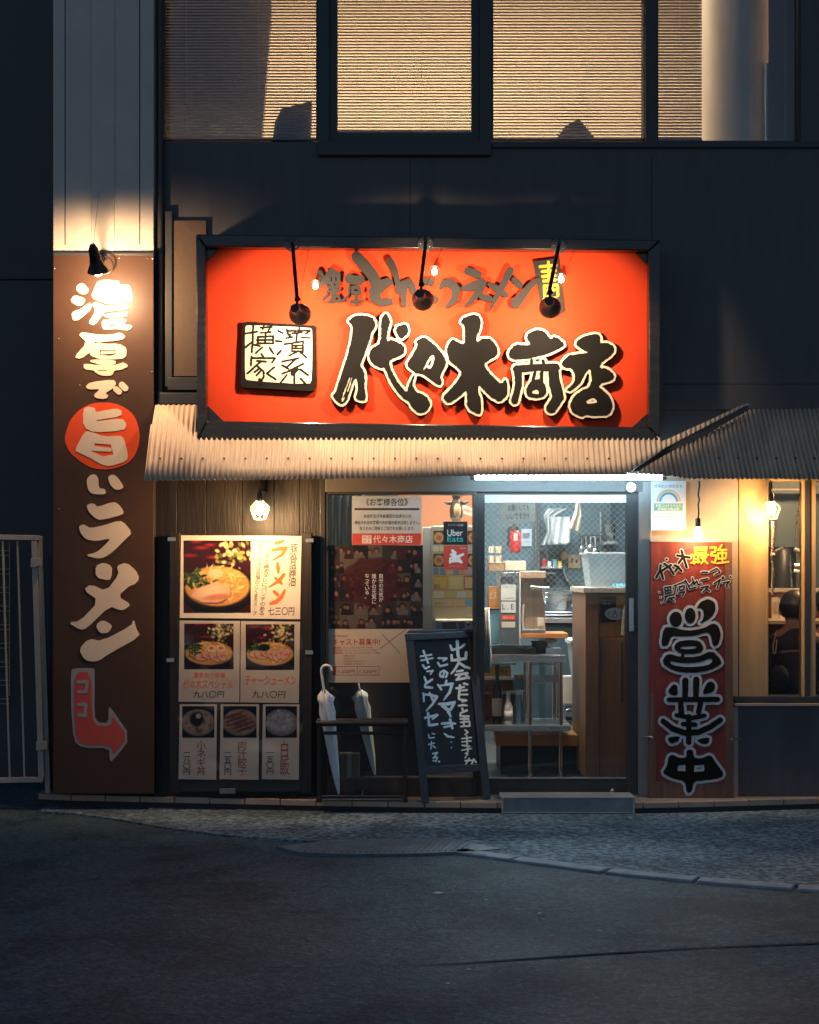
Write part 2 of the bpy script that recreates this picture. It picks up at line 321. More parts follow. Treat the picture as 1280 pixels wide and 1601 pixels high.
class MB:
    def __init__(s): s.v = []; s.f = []
    def add(s, vs, fs):
        b = len(s.v); s.v += [tuple(p) for p in vs]; s.f += [tuple(i + b for i in f) for f in fs]; return s
    def box(s, x0, x1, y0, y1, z0, z1):
        if x0 > x1: x0, x1 = x1, x0
        if z0 > z1: z0, z1 = z1, z0
        if y0 > y1: y0, y1 = y1, y0
        vs = [(x0, y0, z0), (x1, y0, z0), (x1, y1, z0), (x0, y1, z0), (x0, y0, z1), (x1, y0, z1), (x1, y1, z1), (x0, y1, z1)]
        return s.add(vs, [(3, 2, 1, 0), (4, 5, 6, 7), (0, 1, 5, 4), (1, 2, 6, 5), (2, 3, 7, 6), (3, 0, 4, 7)])
    def pbox(s, px0, py0, px1, py1, y0, y1):          # a box whose front face (at y0) fills that rectangle of the facade survey
        return s.box(WX(px0, y0), WX(px1, y0), y0, y1, WZ(py1, y0), WZ(py0, y0))
    def quad(s, a, b, c, d): return s.add([a, b, c, d], [(0, 1, 2, 3)])
    def tube(s, pts, r, n=8, cap=True):
        pts = [Vector(p) for p in pts]; m = len(pts)
        rs = r if isinstance(r, (list, tuple)) else [r] * m
        t0 = (pts[1] - pts[0]).normalized()
        u = t0.orthogonal().normalized(); vs = []
        for i, p in enumerate(pts):
            t = (pts[min(i + 1, m - 1)] - pts[max(i - 1, 0)]).normalized()
            u = (u - t * u.dot(t)).normalized(); w = t.cross(u)
            for j in range(n):
                a = 2 * math.pi * j / n
                vs.append(p + (u * math.cos(a) + w * math.sin(a)) * rs[i])
        fs = [(i * n + j, i * n + (j + 1) % n, (i + 1) * n + (j + 1) % n, (i + 1) * n + j) for i in range(m - 1) for j in range(n)]
        if cap: fs += [tuple(range(n - 1, -1, -1)), tuple((m - 1) * n + j for j in range(n))]
        return s.add(vs, fs)
    def lathe(s, prof, c=(0, 0, 0), n=20, axis=None, sx=1.0, sy=1.0):
        """prof: (radius, height) pairs; axis: direction of height"""
        c = Vector(c); q = Vector(axis).normalized().to_track_quat('Z', 'Y') if axis is not None else None
        vs = []
        for r, h in prof:
            for j in range(n):
                a = 2 * math.pi * j / n
                p = Vector((r * math.cos(a) * sx, r * math.sin(a) * sy, h))
                if q: p = q @ p
                vs.append(c + p)
        m = len(prof)
        fs = [(i * n + j, i * n + (j + 1) % n, (i + 1) * n + (j + 1) % n, (i + 1) * n + j) for i in range(m - 1) for j in range(n)]
        if prof[0][0] > 1e-6: fs.append(tuple(range(n - 1, -1, -1)))
        if prof[-1][0] > 1e-6: fs.append(tuple((m - 1) * n + j for j in range(n)))
        return s.add(vs, fs)
    def ball(s, c, rx, ry=None, rz=None, n=16, m=10):
        ry = rx if ry is None else ry; rz = rx if rz is None else rz; c = Vector(c); vs = []
        for i in range(m + 1):
            th = math.pi * i / m
            for j in range(n):
                a = 2 * math.pi * j / n
                vs.append(c + Vector((rx * math.sin(th) * math.cos(a), ry * math.sin(th) * math.sin(a), -rz * math.cos(th))))
        return s.add(vs, [(i * n + j, i * n + (j + 1) % n, (i + 1) * n + (j + 1) % n, (i + 1) * n + j) for i in range(m) for j in range(n)])
    def prism(s, poly, y0, y1):                        # poly of survey points (px, py), front face at y0, back at y1
        vs = [W(px, py, y0) for px, py in poly]
        n = len(vs)
        vs = vs + [v + Vector((0, y1 - y0, 0)) for v in vs]
        fs = [tuple(range(n)), tuple(range(2 * n - 1, n - 1, -1))] + [(i, n + i, n + (i + 1) % n, (i + 1) % n) for i in range(n)]
        return s.add(vs, fs)
    def build(s, name, mat, parent=None, bevel=0.0, smooth=False, seg=2):
        o0 = ORG.get(parent.name, Vector()) if parent else Vector()
        me = bpy.data.meshes.new(name)
        me.from_pydata([tuple(Vector(p) - o0) for p in s.v], [], s.f)
        bm = bmesh.new(); bm.from_mesh(me)
        bmesh.ops.remove_doubles(bm, verts=bm.verts, dist=1e-6)
        bmesh.ops.recalc_face_normals(bm, faces=bm.faces); bm.to_mesh(me); bm.free()
        me.materials.append(mat if not isinstance(mat, str) else M[mat])
        o = bpy.data.objects.new(name, me); COL.objects.link(o)
        if parent: o.parent = parent
        ORG[o.name] = o0.copy()
        if smooth:
            for p in me.polygons: p.use_smooth = True
            if smooth == 'auto':
                try: me.set_sharp_from_angle(angle=R(40))
                except Exception: pass
        if bevel:
            md = o.modifiers.new('bevel', 'BEVEL'); md.width = bevel; md.segments = seg; md.limit_method = 'ANGLE'; md.angle_limit = R(40)
        return o

def root_of(name, loc, **kw): ...

def copy_tree(o, delta, parent=None):
    c = o.copy(); COL.objects.link(c)
    if parent is None: c.location = Vector(o.location) + Vector(delta)
    else: c.parent = parent
    for ch in list(o.children): copy_tree(ch, delta, c)
    return c

def lamp(name, kind, loc, energy, col, parent=None, aim=None, **kw):
    d = bpy.data.lights.new(name, kind); d.energy = energy; d.color = col
    for k_, v_ in kw.items(): setattr(d, k_, v_)
    o = bpy.data.objects.new(name, d); COL.objects.link(o)
    o0 = ORG.get(parent.name, Vector()) if parent else Vector()
    if parent: o.parent = parent
    o.location = Vector(loc) - o0
    if aim is not None: o.rotation_euler = Vector(aim).to_track_quat('-Z', 'Y').to_euler()
    return o

# ---------------------------------------------------------------- flat graphics: brush shapes and lettering on signs
def chaikin(p, n=1):
    p = np.asarray(p, float)
    for _ in range(n):
        q = np.roll(p, -1, 0); p = np.stack([p * 0.78 + q * 0.22, p * 0.22 + q * 0.78], 1).reshape(-1, 2)
    return p

def sd_poly(P, X, Y):
    d = np.full(X.shape, 1e9); ins = np.zeros(X.shape, bool)
    for i in range(len(P)):
        ax, ay = P[i]; bx, by = P[(i + 1) % len(P)]
        ex, ey = bx - ax, by - ay
        t = np.clip(((X - ax) * ex + (Y - ay) * ey) / (ex * ex + ey * ey + 1e-12), 0, 1)
        d = np.minimum(d, np.hypot(X - ax - t * ex, Y - ay - t * ey))
        if ay != by:
            c = ((ay > Y) != (by > Y)) & (X < (bx - ax) * (Y - ay) / (by - ay) + ax)
            ins ^= c
    return np.where(ins, -d, d)

def sd_stroke(pts, X, Y):
    d = np.full(X.shape, 1e9)
    if len(pts) == 1: pts = [pts[0], (pts[0][0] + 0.01, pts[0][1], pts[0][2])]
    for (ax, ay, ar), (bx, by, br) in zip(pts, pts[1:]):
        ex, ey = bx - ax, by - ay
        t = np.clip(((X - ax) * ex + (Y - ay) * ey) / (ex * ex + ey * ey + 1e-12), 0, 1)
        d = np.minimum(d, np.hypot(X - ax - t * ex, Y - ay - t * ey) - (ar + (br - ar) * t))
    return d

class Ink:
    """brush marks measured off a sign: polygons, holes and strokes of varying width"""
    def __init__(s): s.items = []
    def crop(s, x0, y0, k): s.c = (x0, y0, k); return s
    def _t(s, p): x0, y0, k = s.c; return (x0 + p[0] * k, y0 + p[1] * k)
    def poly(s, pts, ch=1): s.items.append(('p', chaikin([s._t(p) for p in pts], ch))); return s
    def hole(s, pts, ch=1): s.items.append(('h', chaikin([s._t(p) for p in pts], ch))); return s
    def st(s, *pts, r=None):
        k = s.c[2]; q = []
        for p in pts:
            x, y = s._t(p); q.append((x, y, (p[2] if len(p) > 2 else r) * k))
        s.items.append(('s', q)); return s
    def cut(s, *pts, r=None):
        s.st(*pts, r=r); s.items[-1] = ('c', s.items[-1][1]); return s
    def ell(s, cx, cy, rx, ry): return s.poly([(cx + rx * math.cos(a), cy + ry * math.sin(a)) for a in np.linspace(0, 2 * math.pi, 24, endpoint=False)], 0)
    def contours(s, off=0.0, res=0.5, rough=0.0, seed=0, tol=0.10):
        xs = np.concatenate([np.asarray(q, float)[:, :2] for _, q in s.items]); mg = off + 14
        x0, y0 = xs.min(0) - mg; x1, y1 = xs.max(0) + mg
        gx = np.arange(x0, x1, res); gy = np.arange(y0, y1, res)
        F = np.full((len(gy), len(gx)), 6.0)
        for kind, q in s.items:
            a = np.asarray(q, float); pad = off + 6
            rr = a[:, 2].max() if a.shape[1] > 2 else 0
            i0, i1 = np.searchsorted(gx, [a[:, 0].min() - pad - rr, a[:, 0].max() + pad + rr]); j0, j1 = np.searchsorted(gy, [a[:, 1].min() - pad - rr, a[:, 1].max() + pad + rr])
            X, Y = np.meshgrid(gx[i0:i1], gy[j0:j1]); V = F[j0:j1, i0:i1]
            dd = sd_poly(a, X, Y) if kind in 'ph' else sd_stroke(q, X, Y)
            F[j0:j1, i0:i1] = np.minimum(V, dd) if kind in 'ps' else np.maximum(V, -dd)
        if rough:
            g = np.random.default_rng(seed + 3)
            n = np.zeros_like(F)
            for step, amp in ((3.0, 0.6), (1.2, 0.4)):
                m = max(1, int(step / res)); sm = g.normal(size=(F.shape[0] // m + 3, F.shape[1] // m + 3))
                yi = np.arange(F.shape[0]) / m; xi = np.arange(F.shape[1]) / m
                y_ = yi.astype(int); x_ = xi.astype(int); fy = (yi - y_)[:, None]; fx = (xi - x_)[None, :]
                n += amp * ((sm[np.ix_(y_, x_)] * (1 - fx) + sm[np.ix_(y_, x_ + 1)] * fx) * (1 - fy) + (sm[np.ix_(y_ + 1, x_)] * (1 - fx) + sm[np.ix_(y_ + 1, x_ + 1)] * fx) * fy)
            F = F + n * rough
        return march(F - off, gx, gy, tol)

def march(F, gx, gy, tol):
    ins = F < 0
    case = ins[:-1, :-1] * 1 + ins[:-1, 1:] * 2 + ins[1:, 1:] * 4 + ins[1:, :-1] * 8
    jj, ii = np.nonzero((case > 0) & (case < 15))
    nxt = {}
    T = {1: [(3, 0)], 2: [(0, 1)], 3: [(3, 1)], 4: [(1, 2)], 5: [(3, 0), (1, 2)], 6: [(0, 2)], 7: [(3, 2)], 8: [(2, 3)], 9: [(2, 0)], 10: [(0, 1), (2, 3)], 11: [(2, 1)], 12: [(1, 3)], 13: [(1, 0)], 14: [(0, 3)]}
    def key(i, j, e): return [(i, j, 0), (i + 1, j, 1), (i, j + 1, 0), (i, j, 1)][e]
    for j, i in zip(jj.tolist(), ii.tolist()):
        for a, b in T[int(case[j, i])]: nxt[key(i, j, a)] = key(i, j, b)
    def pt(k):
        i, j, e = k
        if e == 0:
            a, b = F[j, i], F[j, i + 1]; t = a / (a - b); return (gx[i] + t * (gx[1] - gx[0]), gy[j])
        a, b = F[j, i], F[j + 1, i]; t = a / (a - b); return (gx[i], gy[j] + t * (gy[1] - gy[0]))
    out = []
    while nxt:
        k0 = next(iter(nxt)); k = k0; lp = []
        while k in nxt: lp.append(pt(k)); k = nxt.pop(k)
        if len(lp) > 6: out.append(rdp(np.array(lp), tol))
    return [c for c in out if len(c) > 2]

def rdp(p, tol):
    n = len(p); keep = np.zeros(n, bool); far = int(np.argmax(((p - p[0]) ** 2).sum(1))); keep[[0, far]] = True
    q = np.vstack([p, p[:1]]); st = [(0, far), (far, n)]
    while st:
        a, b = st.pop()
        if b - a < 2: continue
        A, B = q[a], q[b]; e = B - A; L = math.hypot(*e) + 1e-12
        d = np.abs((q[a + 1:b, 0] - A[0]) * e[1] - (q[a + 1:b, 1] - A[1]) * e[0]) / L
        i = int(np.argmax(d))
        if d[i] > tol: m = a + 1 + i; keep[m % n] = True; st += [(a, m), (m, b)]
    return p[keep]

def fill(contours):
    cu = bpy.data.curves.new('fill', 'CURVE'); cu.dimensions = '2D'; cu.fill_mode = 'FRONT'
    for c in contours:
        sp = cu.splines.new('POLY'); sp.points.add(len(c) - 1)
        for p, q in zip(sp.points, c): p.co = (q[0] * 0.01, -q[1] * 0.01, 0, 1)
        sp.use_cyclic_u = True
    ob = bpy.data.objects.new('fill', cu)
    me = bpy.data.meshes.new_from_object(ob)
    v = np.array([(p.co[0] * 100, -p.co[1] * 100) for p in me.vertices]); f = [tuple(p.vertices) for p in me.polygons]
    bpy.data.objects.remove(ob); bpy.data.curves.remove(cu); bpy.data.meshes.remove(me)
    return v, f

_tc = {}
def glyphs(s, bold, line=1.0, align='CENTER'):
    bold = min(bold, 0.006)
    key = (s, bold, line, align)
    if key in _tc: return _tc[key]
    cu = bpy.data.curves.new('txt', 'FONT'); cu.body = s; cu.size = 1.0; cu.offset = bold; cu.space_line = line; cu.align_x = align
    cu.resolution_u = 3
    ob = bpy.data.objects.new('txt', cu); me = bpy.data.meshes.new_from_object(ob)
    v = np.array([(p.co[0], -p.co[1]) for p in me.vertices]).reshape(-1, 2); f = [tuple(p.vertices) for p in me.polygons]
    bpy.data.objects.remove(ob); bpy.data.curves.remove(cu); bpy.data.meshes.remove(me)
    _tc[key] = (v, f); return v, f

class Flat:
    def __init__(s): s.v = np.zeros((0, 2)); s.f = []
    def add(s, v, f):
        b = len(s.v); s.v = np.vstack([s.v, v]); s.f += [tuple(i + b for i in q) for q in f]; return s
    def ink(s, ink, off=0.0, **kw): return s.add(*fill(ink.contours(off, **kw)))
    def shape(s, *cs): return s.add(*fill([np.array(c, float) for c in cs]))
    def rect(s, x0, y0, x1, y1): return s.add(np.array([(x0, y0), (x1, y0), (x1, y1), (x0, y1)], float), [(0, 1, 2, 3)])
    def text(s, t, x0, y0, x1, y1, bold=0.0, shear=0.0, rot=0.0, wob=0.0, line=1.0, vert=False, align='CENTER', seed=0):
        if vert: t = '\n'.join(t.replace('ー', '｜'))
        v, f = glyphs(t, bold, line, align)
        if not len(v): return s
        v = v.copy(); lo, hi = v.min(0), v.max(0); v = (v - lo) / np.maximum(hi - lo, 1e-9)
        v = v * np.array([x1 - x0, y1 - y0]) + np.array([x0, y0]); c = np.array([(x0 + x1) / 2, (y0 + y1) / 2])
        if wob:
            h = min(x1 - x0, y1 - y0) if not vert else (x1 - x0)
            fr = 2.2 / max(h, 1)
            for i in range(len(v)):
                w = mnoise.noise_vector(Vector((v[i, 0] * fr, v[i, 1] * fr, seed * 3.7)))
                v[i] += np.array((w[0], w[1])) * wob
        d = v - c; d[:, 0] -= shear * d[:, 1]
        a = R(rot); v = c + np.stack([d[:, 0] * math.cos(a) - d[:, 1] * math.sin(a), d[:, 0] * math.sin(a) + d[:, 1] * math.cos(a)], 1)
        return s.add(v, f)
    def build(s, name, mat, parent, y, thick=0.0):
        yf = y if callable(y) else (lambda a, b: y)
        fr = [W(a, b, yf(a, b)) for a, b in s.v]
        mb = MB()
        if thick:
            n = len(fr); ed = {}
            for q in s.f:
                for i in range(len(q)):
                    a, b = q[i], q[(i + 1) % len(q)]; ed[(a, b)] = 1
            fs = list(s.f) + [(a, n + a, n + b, b) for (a, b) in ed if (b, a) not in ed]
            mb.add(fr + [p + Vector((0, thick, 0)) for p in fr], fs)
        else: mb.add(fr, s.f)
        return mb.build(name, mat, parent)

def printed(name, parent, x0, y0, x1, y1, img, y, mat='print'):
    """a printed picture: one flat sheet whose mesh points carry the ink colours (img is rows x columns x rgb, 0-255)"""
    yf = y if callable(y) else (lambda a, b: y)
    ny, nx = img.shape[:2]; o0 = ORG.get(parent.name, Vector()) if parent else Vector()
    vs = []
    for j in range(ny):
        for i in range(nx):
            a = x0 + (x1 - x0) * i / (nx - 1); b = y0 + (y1 - y0) * j / (ny - 1); vs.append(tuple(W(a, b, yf(a, b)) - o0))
    fs = [(j * nx + i, (j + 1) * nx + i, (j + 1) * nx + i + 1, j * nx + i + 1) for j in range(ny - 1) for i in range(nx - 1)]
    me = bpy.data.meshes.new(name); me.from_pydata(vs, [], fs); me.materials.append(M[mat])
    at = me.color_attributes.new('ink', 'FLOAT_COLOR', 'POINT')
    lin = np.ones((ny * nx, 4), np.float32); lin[:, :3] = s2l(np.clip(img, 0, 255)).reshape(-1, 3); at.data.foreach_set('color', lin.ravel())
    o = bpy.data.objects.new(name, me); COL.objects.link(o); o.parent = parent; ORG[o.name] = o0.copy()
    return o

# ================================================================ GROUND
def sheet(name, pts, mat, kind='structure'):
    mb = MB(); mb.add(pts, [tuple(range(len(pts)))])
    return tag(mb.build(name, mat), kind=kind)
ZP, ZR = -0.07, -0.081
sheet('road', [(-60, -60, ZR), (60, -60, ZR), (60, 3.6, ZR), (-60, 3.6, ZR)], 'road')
# pavement: from the shop ledge out to the kerb line that runs away to the left
kline = [(60, 1268), (120, 1272), (180, 1280), (250, 1292), (340, 1304), (450, 1313), (560, 1316), (640, 1318), (720, 1327), (810, 1339), (950, 1357), (1090, 1371), (1240, 1383), (1420, 1392)]
pv = [G(a, b, ZP) for a, b in kline]
pv.append(Vector((14.0, pv[-1].y - .9, ZP)))
top = [(14.0, 0.3, ZP), (pv[0].x, 0.3, ZP)]
mb = MB(); n = len(pv)
mb.add(pv + [Vector(t) for t in top], [tuple(range(n + 2))])
mb.add(pv + [p - Vector((0, 0, 0.05)) for p in pv], [(i, n + i, n + i + 1, i + 1) for i in range(n - 1)])
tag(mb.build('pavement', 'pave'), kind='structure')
# kerb stones
ks = [[(722, 1327), (812, 1339)], [(815, 1339.5), (953, 1357.5)], [(956, 1358), (1092, 1371)], [(1095, 1371.3), (1243, 1383)], [(1247, 1383.3), (1420, 1392)]]
for i, (a, b) in enumerate(ks):
    p, q = G(*a, ZP), G(*b, ZP); d = (q - p); nrm = Vector((d.y, -d.x, 0)).normalized() * 0.115
    mb = MB(); z0, z1 = -0.12, ZP + 0.006
    c = [p, q, q + nrm, p + nrm]
    mb.add([Vector((v.x, v.y, z0)) for v in c] + [Vector((v.x, v.y, z1)) for v in c], [(0, 1, 2, 3), (7, 6, 5, 4), (0, 4, 5, 1), (1, 5, 6, 2), (2, 6, 7, 3), (3, 7, 4, 0)])
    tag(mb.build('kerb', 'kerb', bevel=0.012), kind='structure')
# drain cover plate in the pavement edge
g = thing('drain_cover', 'flat ribbed steel drain plate set in the pavement in front of the chalkboard', 'drain cover', G(600, 1324, ZP))
poly = [(432, 1323), (520, 1312.5), (704, 1310.5), (783, 1326.5), (728, 1331), (640, 1334), (540, 1335), (470, 1332)]
mb = MB(); up = [G(a, b, ZP + 0.006) for a, b in poly]; mb.add(up + [p - Vector((0, 0, 0.05)) for p in up], [tuple(range(8))] + [(i, 8 + i, 8 + (i + 1) % 8, (i + 1) % 8) for i in range(8)])
mb.build('plate', 'drain', g)
mb = MB(); xs = np.linspace(476, 725, 27)
for x in xs:
    t = (x - 432) / 351
    ytop = np.interp(x + 9, [432, 520, 704, 783], [1323, 1312.5, 1310.5, 1326.5]) + 2.2; ybot = np.interp(x - 9, [432, 470, 540, 640, 728, 783], [1323, 1332, 1335, 1334, 1331, 1326.5]) - 2.2
    if ybot - ytop > 3: mb.tube([G(x + 9, ytop, ZP + 0.006), G(x - 9, ybot, ZP + 0.006)], 0.006, 5)
mb.build('rib', 'drain', g)
# tar seam across the road
pts = [(420, 1512), (560, 1511), (700, 1506), (850, 1496), (960, 1489), (1100, 1481), (1280, 1473), (1400, 1470)]
mb = MB(); up = []
for i, (a, b) in enumerate(pts): up += [G(a, b + random.uniform(-.8, .8), ZR + 0.004), G(a, b + 1.5 + random.uniform(-1, 1), ZR + 0.004)]
mb.add(up, [(2 * i, 2 * i + 1, 2 * i + 3, 2 * i + 2) for i in range(len(pts) - 1)])
tag(mb.build('road_seam', 'tar'), kind='structure')
for i, (a, b) in enumerate([(684, 1397), (843, 1429), (760, 1408), (936, 1456), (732, 1517), (700, 1539)]):
    p = G(a, b, ZR); r = 0.012 if i else 0.03
    mb = MB(); mb.add([p + Vector((-r, 0, .003)), p + Vector((r * .3, -r * .6, .005)), p + Vector((r, r * .1, .004)), p + Vector((0, r * .5, .008))], [(0, 1, 2, 3)])
    tag(mb.build('litter', 'paperwhite'), kind='stuff')
# ledge along the shopfront, tiled nosing along its front edge
lx = [60, 100, 290, 480, 640, 785, 990, 1100, 1280, 1460]; ly = [1241, 1243, 1247, 1251, 1253.5, 1254.8, 1255, 1253, 1248, 1243.5]
fr = [G(a, b, 0.0) for a, b in zip(lx, ly)]
mb = MB(); n = len(fr)
mb.add([Vector((p.x, p.y + .028, 0)) for p in fr] + [Vector((fr[-1].x, 0.3, 0)), Vector((fr[0].x, 0.3, 0))], [tuple(range(n + 2))])
tag(mb.build('ledge', 'ledge'), kind='structure')
mb = MB()
x = fr[0].x
while x < fr[-1].x - 0.2:
    x2 = x + 0.235
    y = float(np.interp(x, [p.x for p in fr], [p.y for p in fr])); y2 = float(np.interp(x2 - .006, [p.x for p in fr], [p.y for p in fr]))
    c = [(x, y), (x2 - .006, y2), (x2 - .006, y2 + .028), (x, y + .028)]
    dz = random.uniform(-.002, .002)
    mb.add([(a, b, -0.035) for a, b in c] + [(a, b, 0.002 + dz) for a, b in c], [(4, 5, 6, 7), (0, 1, 5, 4), (1, 2, 6, 5), (3, 0, 4, 7)])
    x = x2
tag(mb.build('ledge_nosing', 'tilenose', bevel=0.004), kind='structure')
mb = MB(); v = [Vector((p.x, p.y + .006, -0.03)) for p in fr]; mb.add(v + [p - Vector((0, 0, .1)) for p in v], [(i, n + i, n + i + 1, i + 1) for i in range(n - 1)])
tag(mb.build('ledge_riser', 'seal'), kind='structure')

# ================================================================ BUILDING
B = thing('shop_building', 'dark building with a ramen shop at street level and lit office windows above', 'building', (0, 0, 0))
def wall(px0, py0, px1, py1, y0, y1, mat='facade', name='wall', bevel=0.0): return MB().pbox(px0, py0, px1, py1, y0, y1).build(name, mat, B, bevel)
TOP = -330
# upper facade with four window openings
wall(240, 222, 2900, 640, 0.0, 0.2)
wall(240, 640, 505, 745, 0.0, 0.2); wall(505, 640, 2900, 742, 0.02, 0.2)
wall(240, TOP, 252, 222, 0.0, 0.2)
wall(240, TOP - 60, 2900, TOP, 0.0, 0.2)
wall(1252, TOP, 2900, 222, 0.0, 0.2)
for a, b in ((497, 514), (750, 768), (1009, 1026)): wall(a, TOP, b, 222, 0.0, 0.2, 'facade2', 'mullion')
MB().pbox(497, 222, 768, 243, -0.035, 0.0).build('window_sill', 'facade2', B, 0.006)
MB().pbox(768, 222, 2900, 231, -0.02, 0.0).build('window_sill', 'facade2', B, 0.006)
wins = [(252, 497, 220, 0), (514, 750, 222, 1), (768, 1009, 220, 0), (1026, 1252, 222, 0)]
for (a, b, c, sash) in wins:
    w = MB()
    fb = 3
    if sash:
        for q in ((a, TOP, a + 13, c), (b - 13, TOP, b, c), (a + 13, c - 14, b - 13, c)): w.pbox(*q, 0.035, 0.12)
    else:
        for q in ((a, TOP, a + fb, c), (b - fb, TOP, b, c), (a + fb, c - 2, b - fb, c)): w.pbox(*q, 0.05, 0.12)
    wo = w.build('window', 'facade2', B)
    ia, ib, ic = (a + 13, b - 13, c - 14) if sash else (a + fb, b - fb, c - 2)
    MB().pbox(ia, TOP, ib, ic, 0.085, 0.089).build('pane', 'glass', wo)
for a in (640, 1018):
    MB().pbox(a, 246, a + 1.2, 640, -.001, .002).build('panel_joint', 'seal', B)
MB().pbox(1034, 600, 2900, 601.2, -.001, .002).build('panel_joint', 'seal', B)
# office behind the windows
zf, zc = WZ(222, 0.2) - 0.9, 7.0
xa, xb = WX(200), WX(1640)
MB().box(xa, xb, 3.6, 3.7, zf, zc).build('office_wall', 'office', B)
MB().box(xa - .1, xa, 0.2, 3.7, zf, zc).build('office_wall', 'office', B)
MB().box(xb, xb + .1, 0.2, 3.7, zf, zc).build('office_wall', 'office', B)
MB().box(xa, xb, 0.2, 3.7, zc, zc + .1).build('office_ceiling', 'officeceil', B)
MB().box(xa, xb, 0.2, 3.7, zf - .1, zf).build('office_floor', 'officegrey', B)
MB().prism([(255, 232), (255, -340), (424, -340), (424, 20), (416, 120), (408, 232)], 0.42, 0.5).build('office_partition', 'officegrey', B)
cx, cy = WX(1147, 0.52), 0.52
MB().lathe([(0.235, zf), (0.235, zc)], (cx, cy, 0), 40).build('round_column', 'column', B, smooth='auto')
for i, (fx, fy) in enumerate([(-0.9, 1.9), (0.35, 1.7), (1.5, 1.9)]):
    t = thing('ceiling_light', ['warm office ceiling light above the opening-sash blind', 'warm office ceiling light between the two broad blinds', 'warm office ceiling light behind the round column'][i], 'ceiling light', (fx, fy, zc), 'office ceiling lights')
    MB().box(fx - .62, fx + .62, fy - .17, fy + .17, zc - .05, zc - .002).build('housing', 'lampwhite', t)
    MB().box(fx - .58, fx + .58, fy - .14, fy + .14, zc - .062, zc - .053).build('diffuser', 'officelamp', t)
for fx, lab in ((-1.25, 'slim added strip light, out of view, brightening the grey office partition'), (1.75, 'slim added strip light, out of view, brightening the round column')):
    t = thing('ceiling_light', lab, 'ceiling light', (fx, .31, zc), 'office ceiling lights')  # added fixtures out of view, there to brighten the partition and column fronts
    MB().box(fx - .5, fx + .5, .255, .365, zc - .04, zc - .002).build('housing', 'lampwhite', t)
    MB().box(fx - .48, fx + .48, .265, .355, zc - .052, zc - .043).build('diffuser', 'officelamp', t)
t = thing('filing_box', 'dark box with a cut corner standing behind the blind beside the pilaster', 'box', W(455, 232, 0.3))
MB().prism([(424, 236), (430, 190), (440, 170), (487, 158), (484, 236)], 0.26, 0.36).build('body', 'officedark', t); MB().prism([(424, 236), (424, 300), (484, 300), (484, 236)], 0.26, 0.36).build('stand', 'officedark', t)
t = thing('desk_lamp', 'dark shaded desk lamp low behind the third office blind', 'lamp', W(905, 232, 0.35))
MB().prism([(862, 226), (885, 196), (905, 186), (935, 222), (938, 232)], 0.28, 0.5).build('shade', 'officedark', t); MB().tube([W(900, 226, .4), W(900, 300, .4)], .015).build('stem', 'officedark', t)
t = thing('folder', 'bright blue plastic folder standing upright between the round column and last blind', 'folder', W(1204, 205, .36))
MB().prism([(1199, 98), (1201, 100), (1205, 205), (1199, 205)], .34, .37).build('cover', 'bluecloth', t); MB().prism([(1199, 206), (1205, 206), (1205, 300), (1199, 300)], .34, .37).build('spine', 'bluecloth', t)

# venetian blinds: one per window bay, real tilted slats
def blind(pa, pb, pc, label, tilt, y=0.16, mat='slat', z_top_px=TOP):
    x0, x1 = WX(pa, y), WX(pb, y); zb = WZ(pc, y) + 0.006; zt = WZ(z_top_px, y)
    t = thing('venetian_blind', label, 'blind', ((x0 + x1) / 2, y, zb), 'office window blinds')
    mb = MB(); pitch = 0.0206; w = 0.0125; z = zb + 0.02; i = 0
    ca, sa = math.cos(R(tilt)), math.sin(R(tilt))
    while z < zt:
        j = 0.0; b = 0.0
        pr = []
        for u, c in ((-1, 0), (0, .0012), (1, 0)): pr.append((u * w * ca - c * sa, u * w * sa + c * ca + j))
        for q in range(2):
            mb.quad((x0, y + pr[q][0], z + pr[q][1] + b), (x1, y + pr[q][0], z + pr[q][1] - b), (x1, y + pr[q + 1][0], z + pr[q + 1][1] - b), (x0, y + pr[q + 1][0], z + pr[q + 1][1] + b))
        z += pitch
    mb.build('slat', mat, t)
    MB().box(x0, x1, y - .012, y + .012, zb - .004, zb + .012).build('bottom_rail', mat, t, 0.003)
    for f in ((0.16, 0.62) if x1 - x0 > 0.5 else (0.5,)):
        xx = x0 + (x1 - x0) * f
        MB().tube([(xx, y - .014, zb), (xx, y - .014, zt)], 0.0013, 4).build('ladder_cord', 'paperdark', t)
    return t
blind(253, 497, 222, 'half shadowed ivory blind in the window beside the pilaster', -9)
blind(524, 741, 210, 'fully lit ivory blind in the smaller opening sash', -7)
blind(768, 1009, 222, 'broad ivory blind with a dark lamp shape low behind it', -8)
blind(1027, 1097, 222, 'narrow ivory blind next to the round white column', -16)
blind(1201, 1252, 222, 'narrow unlit blind beyond the round column', -62)

# pilaster with recessed panel lines
MB().pbox(83, TOP, 240, 398, -0.10, 1.5).build('pilaster', 'cream', B, 0.004)
MB().pbox(83, 398, 240, 1241, -0.095, 1.5).build('pilaster_base', 'facade2', B)
mb = MB()
for (a, b, c, d) in ((101, TOP, 102.4, 383), (217.5, TOP, 219, 383)): mb.pbox(a, b, c, d, -0.1015, -0.099)
mb.build('panel_joint', 'seal', B)
mb = MB()
for (a, b, c, d) in ((140.6, TOP, 142.4, 383), (178.6, TOP, 180.2, 383), (102.4, 383, 140.6, 384), (180.2, 383, 217.5, 384)): mb.pbox(a, b, c, d, -0.1015, -0.099)
mb.build('panel_line', 'cream', B)
MB().pbox(142.4, TOP, 178.6, 392, -0.112, -0.10).build('raised_strip', 'cream', B, 0.004)
